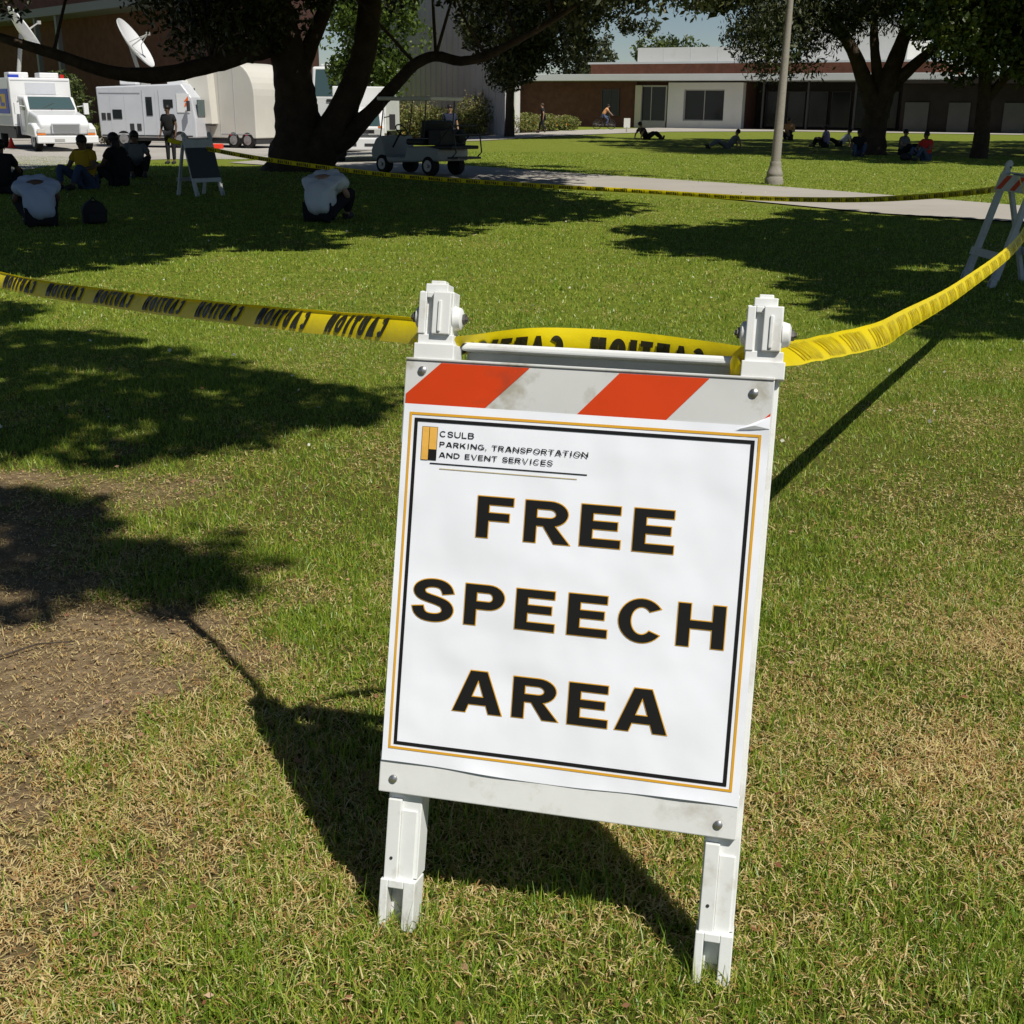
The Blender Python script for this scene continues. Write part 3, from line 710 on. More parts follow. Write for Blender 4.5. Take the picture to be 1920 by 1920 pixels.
# knots of tape at the hinges of the poster barricade
for nm, c0 in (('tape wound round the right head of the poster barricade', tuple(MO + MU * .546 + MV * .752 - MN * .035)), ('tape wound round the left head of the poster barricade', tuple(MO + MU * .012 + MV * .752 - MN * .035))):
    b = MB()
    for k in range(3):
        pts = [Vector((.013 * math.cos(a) + k * .003, .020 * math.sin(a), -.016 * k + .012 * math.sin(2 * a + k))) for a in np.linspace(0, 2 * PI, 13)]
        vs = []; fs = []
        for p_ in pts: vs += [p_ + Vector((0, 0, .02)), p_ - Vector((0, 0, .018))]
        fs = [(2 * i, 2 * i + 1, 2 * i + 3, 2 * i + 2) for i in range(12)]; b.add(vs, fs)
    tag(b.obj('tape_knot', MT['tape'], None, smooth=True, loc=c0), nm, 'tape knot', 'knots of caution tape')

# ------------------------------------------------------------------ trees
def leafmesh(name, C, size, asp=.5, droop=0., parent=None, m=None, tint=None, flat=0.):
    C = np.asarray(C, float); n = len(C)
    d = rng.normal(size=(n, 3)); d[:, 2] = d[:, 2] * (1 - flat) - droop; d /= np.linalg.norm(d, axis=1)[:, None]
    e = rng.normal(size=(n, 3)); e = np.cross(d, e); e /= np.linalg.norm(e, axis=1)[:, None] + 1e-9
    s = size * (.6 + .8 * rng.random(n))[:, None]
    a = C - d * s * .5; b = C + e * s * asp * .5; c = C + d * s * .5; f = C - e * s * asp * .5
    vs = np.stack([a, b, c, f], 1).reshape(-1, 3)
    me = raw_mesh(name, vs, np.arange(n * 4).reshape(n, 4))
    tv = rng.random(n) if tint is None else np.clip(tint + (rng.random(n) - .5) * .4, 0, 1)
    at = me.attributes.new('tint', 'FLOAT', 'POINT'); at.data.foreach_set('value', np.repeat(tv, 4).astype(np.float32))
    return link(name, me, m, parent)

def cloud(centres, per, rr, hollow=.3):
    """leaf positions in small clumps: centres (n,3)"""
    c = np.asarray(centres, float); n = len(c)
    d = rng.normal(size=(n, per, 3)); d /= np.linalg.norm(d, axis=2)[..., None]
    r = (hollow + (1 - hollow) * rng.random((n, per, 1))) ** .7
    rr = np.asarray(rr, float); rr = rr if rr.ndim else np.array([rr, rr, rr * .6])
    sc = (.6 + .8 * rng.random((n, 1, 1)))
    return (c[:, None, :] + d * r * rr * sc).reshape(-1, 3)

def inbox(n, x0, x1, y0, y1, z0, z1): return np.stack([x0 + (x1 - x0) * rng.random(n), y0 + (y1 - y0) * rng.random(n), z0 + (z1 - z0) * rng.random(n)], 1)
def inell(n, c, r):
    d = rng.normal(size=(n, 3)); d /= np.linalg.norm(d, axis=1)[:, None]; return np.asarray(c) + d * (rng.random((n, 1)) ** .4) * np.asarray(r)

def tree(label, cat, base, limbs, clumps, leaf, m_leaf, m_bark, asp=.5, droop=0., name='broadleaf_tree', group=None, flat=0., upper=None):
    """limbs: list of (points, radii) in world metres; clumps: list of leaf position arrays"""
    base = Vector(base); root = thing(name, label, cat, base, 0, group)
    b = MB()
    for i, (pts, rs) in enumerate(limbs):
        P = spline(pts, 5); k = len(P); R = np.interp(np.linspace(0, 1, k), np.linspace(0, 1, len(rs)), rs)
        b = MB(); b.tube([p - base for p in P], list(R), 12 if max(rs) > .12 else 7, True, .07)
        b.obj('trunk' if i == 0 else 'limb', m_bark, root, smooth=True)
    C = np.concatenate(clumps) - np.array(base)
    leafmesh('crown', C, leaf, asp, droop, root, m_leaf, flat=flat)
    if upper: leafmesh('upper_shade_crown', upper[0] - np.array(base), upper[1], .62, .1, root, m_leaf)
    return root

def inpoly(pt, poly):
    x, y = pt; r = False; j = len(poly) - 1
    for i in range(len(poly)):
        xi, yi = poly[i]; xj, yj = poly[j]
        if (yi > y) != (yj > y) and x < (xj - xi) * (y - yi) / (yj - yi) + xi: r = not r
        j = i
    return r
def shade_clumps(poly, step, h0, h1, jit=.6):
    """crown clumps standing up-sun of a patch of ground that lies in their shade"""
    out = []; xs_ = [p[0] for p in poly]; ys_ = [p[1] for p in poly]
    for x in np.arange(min(xs_), max(xs_), step):
        for y in np.arange(min(ys_), max(ys_), step):
            px, py = x + rnd.uniform(-jit, jit) * step, y + rnd.uniform(-jit, jit) * step
            if inpoly((px, py), poly):
                h = rnd.uniform(h0, h1); out.append((px + SUN.x / SUN.z * h, py + SUN.y / SUN.z * h, h + gzf(px, py)))
    return np.array(out)
def twigs(base_pts, clumps, k, r=.03):
    """thin limbs from a fork to some of the clumps"""
    out = []; idx = rng.choice(len(clumps), min(k, len(clumps)), replace=False)
    for i in idx:
        c = Vector(clumps[i]); f = min((Vector(p) for p in base_pts), key=lambda q: (q - c).length)
        mid = f.lerp(c, .55) + Vector((rnd.uniform(-.3, .3), rnd.uniform(-.3, .3), rnd.uniform(.0, .5)))
        out.append(([f, mid, c], [r * 2, r * 1.3, r * .4]))
    return out

# big spreading tree at the left of the lawn
shB = [(-4.87, 11.38), (-3.9, 12.17), (-3.71, 13.23), (-3.07, 13.02), (-2.53, 14.18), (-2.03, 15.17), (-1.26, 15.58), (-.47, 16.39), (.75, 18.22), (1.61, 20.06), (.35, 23.28), (-.85, 25.97), (-3.31, 28.77), (-5.6, 31.5), (-9.28, 32.4), (-12.5, 27.5), (-9, 12)]
cB = shade_clumps(shB, .72, 5.2, 7.5)
far = cB[cB[:, 1] > 15.5]; nearB = cB[cB[:, 1] <= 15.5]
vis = np.concatenate([inbox(64, -8.5, -5.2, 28.5, 33, 2.85, 5.2), inbox(14, -14.0, -11.0, 27, 31, 3.45, 5.5), inbox(8, -11, -8.8, 28, 31, 4.0, 5.4), inbox(40, -5.5, -1.0, 29.5, 33, 3.7, 6.2), inbox(46, -1.4, 2.0, 27.5, 31, 3.2, 5.8), inbox(18, 1.5, 4.6, 27, 30, 3.75, 5.6),
                      inbox(80, -13, 3, 26, 32.5, 4.5, 8.0)])
dome = np.concatenate([inbox(170, -15, 4, 20, 31.5, 5.4, 9.0), shade_clumps([(-4.0, 28.6), (-.6, 28.0), (-.6, 30.6), (-3.8, 32)], .8, 4.6, 7), inbox(60, -6.5, .5, 24, 29, 4.6, 6.5), inbox(24, -1, 1.2, 26.5, 29.5, 5.2, 6.4)])  # crown leaves above the view, thickened to shade trunk, cart and low foliage
limbs = [([(-5.45, 31.4, -.45), (-5.45, 31.35, .05), (-5.42, 31.2, .75), (-5.45, 31.1, 1.5), (-5.5, 31, 2.2), (-5.7, 31, 3.2), (-6.1, 31.2, 5), (-6.5, 31.5, 7)], [1.25, .86, .62, .52, .45, .41, .3, .15]),
         ([(-5.2, 31.2, .0), (-4.62, 31, .7), (-4.05, 31, 1.75), (-3.72, 31, 2.6), (-3.55, 31, 3.6), (-3.2, 31.3, 6)], [.62, .40, .33, .30, .27, .12]),
         ([(-5.4, 31, 1.9), (-5.05, 31.2, 2.8), (-4.6, 31.4, 3.8), (-4, 31.6, 5.5)], [.25, .2, .17, .08]),
         ([(-5.6, 31, 2.9), (-6.4, 30.6, 2.62), (-7.2, 30, 2.30), (-8.2, 29, 2.02), (-9.2, 28.5, 2.08), (-10.2, 28, 2.42), (-11.4, 27.5, 2.8), (-13, 27, 3.4)], [.33, .25, .2, .18, .15, .12, .09, .04]),
         ([(-4.75, 31, .45), (-4.25, 31, .62), (-3.6, 30.8, 1.22), (-2.95, 30.5, 1.85), (-2.4, 30.2, 2.35), (-1.9, 30, 2.52), (-1.3, 29.5, 2.40), (-.7, 29, 2.5), (0, 28.5, 2.8), (.8, 28, 3.2), (2, 27, 3.9)], [.36, .26, .18, .15, .13, .12, .11, .10, .085, .06, .03]),
         ([(-5.7, 31, 3.2), (-6.8, 30, 4.2), (-8.5, 27, 5.2), (-9, 22, 5.8)], [.25, .2, .14, .06]), ([(-3.5, 31, 3.8), (-2.5, 28, 4.8), (-1, 24, 5.6), (1, 20, 6.2)], [.22, .17, .12, .05])]
bp = [p for l in limbs[3:] for p in l[0][2:]]
limbs += twigs(bp, vis, 26, .022)
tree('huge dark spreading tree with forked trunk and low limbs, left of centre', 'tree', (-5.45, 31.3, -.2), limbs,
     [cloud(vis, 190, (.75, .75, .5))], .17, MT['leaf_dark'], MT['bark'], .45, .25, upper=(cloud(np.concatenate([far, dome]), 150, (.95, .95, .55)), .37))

# trees beside the picture whose crowns shade the lawn
def side_tree(label, trunk, clumps, leaf, per, rr, nl=9):
    top = trunk[-1]; c = clumps.mean(0)
    limbs = [(trunk, [.34, .28, .24, .2])]
    idx = rng.choice(len(clumps), min(nl, len(clumps)), replace=False)
    for i in idx:
        q = Vector(clumps[i]); a = Vector(trunk[-2]).lerp(Vector(top), rnd.random()); mid = a.lerp(q, .5) + Vector((0, 0, .5))
        limbs.append(([a, mid, q], [.13, .08, .02]))
    return tree(label, 'tree', trunk[0], limbs, [cloud(clumps, per, rr)], leaf, MT['leaf_mid'], MT['bark2'], .6, .1, group='trees standing just outside the view')
side_tree('tree off the left edge whose crown darkens the lawn by the seated people', [(-8.8, 13.5, -.3), (-8.8, 13.4, 2), (-8.6, 13.2, 4), (-8.3, 13, 5.5)], nearB, .36, 150, (.85, .85, .5))
shC = [(1.46, 16.21), (3.12, 17.15), (4.41, 18.91), (4.98, 19.17), (7.28, 17.41), (9, 13), (6, 9), (3.52, 8.17), (3.2, 8.52), (3.03, 9.21), (2.95, 10.2), (3.1, 11.2), (2.31, 11.98), (1.99, 13.46), (1.4, 14.84)]
cC = shade_clumps(shC, .68, 5.4, 7.6)
side_tree('tree off the right edge whose crown darkens the lawn by the side on barricade', [(10.5, 7.5, -.3), (10.4, 7.6, 2.2), (10.1, 7.7, 4), (9.7, 7.8, 5.6)], cC, .36, 150, (.75, .75, .5))
shA = [[(-4.2, 8.1), (-3.37, 7.76), (-2.68, 7.6), (-1.77, 6.69), (-1.11, 6.05), (-.62, 5.85), (-.53, 5.55), (-.9, 5.2), (-1.15, 5.05), (-1.22, 4.72), (-1.38, 4.58), (-1.72, 4.58), (-2.0, 4.62), (-4.2, 4.7)],
       [(-3, 4.15), (-1.9, 4.10), (-1.5, 3.88), (-1.25, 3.68), (-.95, 3.52), (-.72, 3.43), (-.75, 3.30), (-.95, 3.18), (-1.05, 3.13), (-1.24, 3.05), (-1.6, 3.0), (-3, 3.0)], [(-5.2, 9.3), (-4.0, 9.2), (-3.3, 8.3), (-3.5, 8.0), (-5, 8.4)]]
cA = np.concatenate([shade_clumps(a, .22, 5.6, 6.8) for a in shA])
side_tree('tree behind the camera whose crown dapples the foreground at the left', [(-3.2, -1.5, -.2), (-3.1, -1.5, 2), (-2.6, -1.3, 4), (-1.8, -1.0, 5.2)], cA, .12, 90, (.24, .24, .16), 14)

# trees on the right lawn
cD = shade_clumps([(4.2, 61.5), (6.5, 66), (12.0, 66), (30, 66), (30, 40), (15.73, 38.28), (11.75, 39.33), (8.48, 45.49), (6.0, 49), (4.0, 56)], 1.7, 6.2, 9.5)
vis = np.concatenate([inbox(60, 8.3, 12.0, 44, 49, 3.9, 6.5), inbox(30, 8.0, 10.4, 43.5, 47, 2.9, 4.6), inbox(95, 11.5, 20, 43, 52, 4.5, 7.0), inell(60, (14, 48, 7.2), (6, 6, 2.2))])
limbs = [([(13.4, 46.8, -.3), (13.4, 46.8, .5), (13.45, 46.7, 1.3), (13.6, 46.5, 2.2), (13.9, 46.5, 3.3), (14.6, 46.8, 5.5)], [.62, .5, .45, .4, .3, .14]),
         ([(13.45, 46.6, 1.3), (12.9, 46.4, 2.2), (12.3, 46.2, 3.3), (11.4, 46, 4.4), (10, 46, 5.4)], [.4, .3, .24, .17, .07]),
         ([(13.5, 46.6, 1.9), (13.2, 46.5, 2.9), (13.0, 46.5, 4.0), (12.9, 46.6, 5.6)], [.26, .2, .16, .06]), ([(13.6, 46.6, 2.0), (14.5, 46.3, 3.0), (15.6, 46, 4.0), (17, 46, 5)], [.26, .2, .15, .06])]
limbs += twigs([(11.4, 46, 4.4), (12.9, 46.6, 5.0), (15.6, 46, 4.0), (10, 46, 5.4)], vis, 22, .025)
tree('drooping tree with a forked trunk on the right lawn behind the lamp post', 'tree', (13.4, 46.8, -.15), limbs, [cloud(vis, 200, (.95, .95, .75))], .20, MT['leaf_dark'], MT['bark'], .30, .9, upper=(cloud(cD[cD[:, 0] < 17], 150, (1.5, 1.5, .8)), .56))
vis = np.concatenate([inbox(105, 14.8, 20.5, 40.5, 45, 2.6, 5.0), inell(70, (18, 43, 5.8), (4.5, 4, 2.3)), inbox(30, 13.2, 15.5, 40.5, 43, 3.4, 5.0)])
limbs = [([(16.4, 43.9, -.3), (16.4, 43.9, .5), (16.3, 43.8, 1.6), (16.1, 43.6, 3.2), (15.9, 43.4, 5)], [.34, .28, .24, .2, .1]), ([(16.3, 43.8, 1.7), (17, 43.5, 2.8), (18, 43, 4.2)], [.18, .14, .06]), ([(16.2, 43.7, 2.4), (15.4, 43.2, 3.4), (14.4, 42.5, 4.2)], [.15, .1, .04])]
limbs += twigs([(16.1, 43.6, 3.2), (18, 43, 4.2), (14.4, 42.5, 4.2)], vis, 16, .02)
tree('slim tree near the right edge with broad bright leaves low down', 'tree', (16.4, 43.9, -.15), limbs, [cloud(vis, 150, (.8, .8, .6))], .19, MT['leaf_mid'], MT['bark'], .6, .2, upper=(cloud(cD[cD[:, 0] >= 17], 150, (1.5, 1.5, .8)), .56))
# dark tree by the white column
vis = np.concatenate([inell(60, (.6, 68, 5.2), (3.6, 3, 1.7)), inbox(26, -.8, 1.0, 66.5, 69, 2.9, 4.2), inbox(22, 2.5, 7.2, 66, 70, 5.4, 7.4), inbox(30, -3, 3, 66, 70, 6, 8)])
tree('dark narrow trunk tree hanging over the white column at the hedge', 'tree', (-.33, 68, -.08), [([(-.33, 68, -.2), (-.33, 68, 1), (-.3, 68, 2.5), (-.2, 68, 4.2), (.2, 68, 6)], [.3, .24, .22, .2, .1]), ([(-.25, 68, 3), (.8, 68, 4), (2.2, 68, 5)], [.12, .1, .04])],
     [cloud(vis, 190, (.9, .9, .7))], .24, MT['leaf_dark'], MT['bark'], .45, .4, upper=(cloud(np.concatenate([inbox(70, 0, 8, 60, 65, 8.0, 9.5)]), 120, (1.2, 1.2, .8)), .5))  # upper clumps are unseen, added up-sun to darken this crown
# sunny tree behind the forked trunk
vis = np.concatenate([inell(50, (-5.2, 46, 4.4), (1.6, 1.6, 2.6)), inbox(16, -6.4, -4.4, 45, 47, 1.9, 3.2)])
tree('bright green sunlit tree showing between the limbs of the big tree', 'tree', (-5.0, 46.5, -.4), [([(-5, 46.6, -.6), (-5, 46.6, 1), (-5, 46.5, 3), (-5.1, 46.4, 5)], [.22, .18, .14, .06]), ([(-5, 46.5, 2), (-5.6, 46.2, 3.4), (-6, 46, 4.6)], [.1, .07, .03])],
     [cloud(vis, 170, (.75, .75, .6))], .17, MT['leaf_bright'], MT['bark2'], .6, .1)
# tree beyond the low roof
vis = inell(70, (14.5, 122, 6.0), (3.4, 3, 2.4))
tree('round distant tree rising behind the low white roof', 'tree', (14.5, 122, 0), [([(14.5, 122, -.2), (14.5, 122, 3), (14.5, 122, 6)], [.4, .3, .15]), ([(14.5, 122, 4), (15.6, 122, 5.6), (16.4, 122, 7)], [.16, .1, .04])], [cloud(vis, 80, (.9, .9, .7))], .34, MT['leaf_mid'], MT['bark2'])
vis = inell(60, (6.2, 112, 5.4), (3.0, 3, 2.4))
tree('dark distant tree left of the low white roof', 'tree', (6.2, 112, 0), [([(6.2, 112, -.2), (6.2, 112, 3), (6.2, 112, 6)], [.4, .3, .15]), ([(6.2, 112, 4), (5.2, 112, 5.6), (4.4, 112, 6.6)], [.16, .1, .04])], [cloud(vis, 80, (.9, .9, .7))], .34, MT['leaf_dark'], MT['bark2'])

# ------------------------------------------------------------------ shrubs and bed
def shrub(label, x, y, r, hgt, n, leaf, m_, flowers=0, plumes=0, name='shrub', group=None):
    z = gzf(x, y); root = thing(name, label, 'shrub', (x, y, z), 0, group)
    s = MB()
    for k in range(5):
        a = rnd.uniform(0, 2 * PI); s.tube([(.05 * math.cos(a), .05 * math.sin(a), -.05), (r * .3 * math.cos(a), r * .3 * math.sin(a), hgt * .35), (r * .55 * math.cos(a), r * .55 * math.sin(a), hgt * .7)], [.03, .02, .008], 6)
    s.obj('stem', MT['bark2'], root)
    C = inell(n, (0, 0, hgt * .52), (r, r, hgt * .5)); C[:, 2] = np.abs(C[:, 2])
    C[:, :2] *= (.75 + .5 * vnoise(C[:, 0] * 3 + x, C[:, 2] * 3 + y, 1.3, 4))[:, None]
    leafmesh('foliage', C, leaf, .4, 0, root, m_)
    if plumes:
        b = []
        for k in range(plumes):
            a = rnd.uniform(0, 2 * PI); q = rnd.uniform(.1, 1) * r; zz = hgt * rnd.uniform(.85, 1.25)
            b.append(np.stack([np.linspace(0, 1, 22) * q * math.cos(a) * 1.1, np.linspace(0, 1, 22) * q * math.sin(a) * 1.1, zz * np.linspace(.55, 1, 22)], 1) + rng.normal(0, .025, (22, 3)))
        tag(leafmesh('plumes', np.concatenate(b), .16, .25, -.8, root, MT['plume']), kind='stuff')
    if flowers:
        F_ = inell(flowers, (0, -r * .35, hgt * .35), (r, r * .7, hgt * .35)); F_[:, 2] = np.abs(F_[:, 2]) + .08
        tag(leafmesh('flowers', F_, .10, .9, 0, root, MT['petal']), kind='stuff')
    return root
bedg = 'shrubs in the flower bed behind the cart'
drape('flower_bed', [(-10, 74.5), (-8, 71.3), (-2.16, 71.3), (3.3, 84.2), (2.5, 88), (-4, 84), (-10, 82)], MT['soil'], .05)
for i, (lb, x, y, r, hg, fl, pl) in enumerate((
    ('tall plumed shrub above the left end of the cart roof', -6.8, 73.4, 1.2, 1.9, 0, 26), ('plumed yellowish shrub directly behind the cart windscreen', -5.4, 73, 1.1, 1.7, 8, 22), ('leafy shrub with orange flowers left of the standing passer behind the cart', -4.4, 73.5, 1.0, 1.5, 40, 10),
    ('dense green shrub with orange flowers right of the cart', -3.2, 73.2, 1.0, 1.3, 50, 8), ('dry plumed shrub at the foot of the grey wall corner', -2.4, 74.4, 1.1, 2.0, 12, 30), ('low green shrub just left of the white column', -1.3, 76, .9, 1.2, 20, 4),
    ('low shrub right of the white column', .5, 79, 1.0, 1.1, 10, 0), ('low yellow green shrub behind the walking passer', 2.0, 82, .9, 1.0, 14, 3), ('last low shrub of the bed before the cyclist', 3.4, 84.5, .8, .9, 22, 0))):
    shrub(lb, x, y - .4, r * 1.22, hg * 1.12, 2100, .16, MT['leaf_bed'], fl, pl, group=bedg)
for i, (lb, x, r, hg, fl, pl) in enumerate((('low orange flowering plant at the front of the bed, left of the cart seat', -5.9, .75, .75, 30, 4), ('low yellow flowering plant at the front of the bed behind the cart seat', -4.6, .8, .8, 34, 6), ('low orange flowering plant at the front of the bed right of the cart rack', -3.5, .8, .75, 40, 4), ('low green edging plant at the front of the bed under the grey wall corner', -2.4, .7, .65, 16, 4))):
    shrub(lb, x, 72.1, r, hg, 900, .13, MT['leaf_bed'], fl, pl, group=bedg)
shrub('tall dark evergreen shrub between the two white trucks', -22.3, 62, 1.3, 3.4, 3600, .2, MT['leaf_mid'], 0, 0, 'tall_shrub')
shrub('rounded bush with yellow flowers beside the grey van', -19.8, 60.5, .8, 1.1, 1200, .15, MT['leaf_bed'], 46, 0)

# ------------------------------------------------------------------ buildings
def window(b_, x0, x1, z0, z1, y, frame_m, mull=1, fw_=.08):
    w_ = MB(); w_.bb(x0, x1, y - .05, y + .06, z0, z0 + fw_); w_.bb(x0, x1, y - .05, y + .06, z1 - fw_, z1); w_.bb(x0, x0 + fw_, y - .05, y + .06, z0 + fw_, z1 - fw_); w_.bb(x1 - fw_, x1, y - .05, y + .06, z0 + fw_, z1 - fw_)
    for k in range(mull): xm = x0 + (x1 - x0) * (k + 1) / (mull + 1); w_.bb(xm - .03, xm + .03, y - .03, y + .05, z0 + fw_, z1 - fw_)
    o = w_.obj('window', frame_m, b_)
    MB().bb(x0 + fw_ * .5, x1 - fw_ * .5, y + .01, y + .03, z0 + fw_ * .5, z1 - fw_ * .5).obj('pane', MT['glass'], o)
    return o
B = thing('campus_building', 'low modern brick building with white upper block and deep flat eaves', 'building', (12.5585, 102, 0), rad(-27))
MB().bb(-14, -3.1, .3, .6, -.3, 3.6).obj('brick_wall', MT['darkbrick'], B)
MB().bb(-14.5, 21.5, -1.6, 20, 3.62, 4.12).obj('eaves', MT['fascia'], B, bevel=.02)
MB().bb(-7.4, 20.5, .6, 14, 4.12, 4.95).obj('upper_wall', MT['brick'], B)
MB().bb(-7.6, 20.6, .4, 14, 4.95, 5.10).obj('coping', MT['fascia'], B)
ub = MB().bb(-3.8, 5.5, 2.0, 12, 5.1, 6.25).obj('upper_block', MT['whitewall'], B)
for k in range(5): MB().bb(-3.8 + k * 2.3, -3.78 + k * 2.3, 1.985, 2.0, 5.1, 6.25).obj('panel_joint', MT['greywall'], ub)
MB().bb(5.5, 6.4, 1.6, 3, 5.1, 6.35).obj('stair_head', MT['whitewall'], B)
MB().bb(9.4, 17.5, 4.0, 14, 5.1, 8.2).bb(9.2, 17.7, 3.9, 14, 8.2, 8.4).obj('tall_block', MT['whitewall'], B)
MB().cyl((3.4, 5, 6.2), (3.4, 5, 6.8), .12, 10).cyl((3.4, 5, 6.8), (3.4, 5, 7.0), .25, 10).obj('roof_vent', MT['frame'], B)
wp = MB(); wp.bb(-.2, 1.15, -.15, .6, -.3, 3.5); wp.bb(4.52, 6.02, -.15, .6, -.3, 3.5); wp.bb(1.15, 4.52, -.15, .6, -.3, .6); wp.bb(1.15, 4.52, -.15, .6, 2.98, 3.5)
wp.obj('white_bay', MT['whitewall'], B)
window(B, 1.15, 4.52, .6, 2.98, .1, MT['frame'], 1)
window(B, -3.1, -.4, .45, 3.3, .2, MT['frame'], 1, .12); MB().bb(-3.1, -2.55, -.02, .6, .0, 3.3).obj('pier', MT['creamwall'], B); MB().bb(-2.55, -.4, .0, .6, .0, .45).obj('apron_panel', MT['frame'], B)
window(B, -6.2, -4.6, .9, 3.0, .25, MT['darkmetal'], 1)
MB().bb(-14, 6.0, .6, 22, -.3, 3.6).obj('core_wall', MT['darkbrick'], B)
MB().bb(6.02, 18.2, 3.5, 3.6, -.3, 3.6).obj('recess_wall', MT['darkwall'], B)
for x in (6.9, 8.6, 10.4, 12.2, 14.0, 15.8): window(B, x, x + 1.5, .2, 2.9, 3.4, MT['darkmetal'], 0, .05)
for x in (7.7, 11.2, 14.8): MB().bb(x - .07, x + .07, -.3, -.16, -.3, 3.62).obj('column', MT['darkmetal'], B)
MB().bb(18.2, 32, -.2, .55, -.3, 3.9).obj('side_wing', MT['darkwall'], B)
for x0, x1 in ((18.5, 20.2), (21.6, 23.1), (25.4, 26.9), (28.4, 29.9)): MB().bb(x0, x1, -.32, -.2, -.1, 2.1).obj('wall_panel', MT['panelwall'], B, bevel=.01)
MB().bb(18.2, 32, -1.6, -.2, 3.4, 3.7).obj('wing_canopy', MT['darkwall'], B)

GB = thing('grey_hall', 'tall windowless grey hall in shade behind the flower bed', 'building', (-.62, 80, -.15))
GB.location = (0, 0, 0)
A_, B_, C_ = Vector((-.62, 72, -.4)), Vector((-13.5, 101.3, -.4)), Vector((-.72, 112, -.4))
MB().prism([A_, B_, C_], (0, 0, 10.5)).obj('wall', MT['greywall'], GB)
dl = (B_ - A_).normalized(); nl_ = Vector((dl.y, -dl.x, 0));
if nl_.x > 0: nl_ = -nl_
GFr = lambda u, v, n: A_ + dl * u + Vector((0, 0, 1)) * v + nl_ * n
for k in range(30):
    MB().fbox(GFr, .4 + k * 1.0, .46 + k * 1.0, 0, 10.4, 0, .05).obj('wall_rib', MT['greywall'], GB)
wo_ = MB().fbox(GFr, 19.0, 20.3, 3.2, 4.4, .0, .06).obj('window', MT['frame'], GB); MB().fbox(GFr, 19.1, 20.2, 3.3, 4.3, .06, .08).obj('pane', MT['glass'], wo_)

LB = thing('brick_hall', 'dark brown brick hall behind the trucks at the top left', 'building', (0, 0, 0))
A_, B_ = Vector((-12, 66, -.6)), Vector((-42, 99, -.6)); dl = (B_ - A_).normalized(); nl_ = Vector((-abs(dl.y), -abs(dl.x), 0))
C_ = A_ - nl_ * 10 + dl * 12; D_ = B_ - nl_ * 10
MB().prism([A_, B_, D_, C_], (0, 0, 11)).obj('wall', MT['darkbrick'], LB)
LFr = lambda u, v, n: A_ + dl * u + Vector((0, 0, 1)) * v + nl_ * n
MB().fbox(LFr, 8, 44, 7.4, 7.9, 0, 2.2).obj('canopy_beam', MT['beam'], LB)
for u in (24, 27.5): MB().fbox(LFr, u, u + .3, 0, 7.4, 1.7, 2.0).obj('column', MT['beam'], LB)

# white column by the hedge
z = gzf(0, 78)
t_ = thing('white_column', 'slim white concrete column standing in the hedge by the dark tree', 'column', (.1, 78, z))
MB().bb(-.16, .16, -.16, .16, -.2, 5.6).obj('shaft', MT['whitewall'], t_, bevel=.02); MB().bb(.2, .75, -.12, .12, 4.3, 4.65).bb(.14, .22, -.05, .05, 4.4, 4.5).obj('light_box', MT['whitewall'], t_)
t_ = thing('sign_post', 'small blank white sign post beside the far path near the cyclist', 'sign', (7.04, 79.07, 0))
MB().cyl((0, 0, -.1), (0, 0, .35), .05).obj('stake', MT['frame'], t_); MB().bb(-.2, .2, -.03, .03, .3, .88).obj('plate', MT['whitewall'], t_)

# lamp post
t_ = thing('lamp_post', 'weathered concrete lamp post with swollen foot beside the path', 'lamp post', (5.66, 26.95, -.15))
lp = MB(); lp.lathe([(.20, -.1), (.205, .05), (.195, .12), (.17, .17), (.178, .20), (.178, .24), (.15, .29), (.135, .36), (.125, .40), (.128, .44), (.115, .48)], n=16); lp.obj('foot', MT['post'], t_, smooth=True)
sp_ = MB(); sp_.tube([(0, 0, .46), (.0, 0, 1.6), (.0, .0, 3.6), (.02, 0, 5.6)], [.108, .094, .068, .045], 12); sp_.obj('shaft', MT['post'], t_, smooth=True)
hd = MB(); hd.lathe([(.05, 5.55), (.12, 5.65), (.24, 5.8), (.26, 6.1), (.2, 6.3), (.05, 6.4)], (.02, 0, 0), 14); hd.obj('lantern', MT['lampglass'], t_, smooth=True)
t_.rotation_euler = (0, rad(.8), 0)

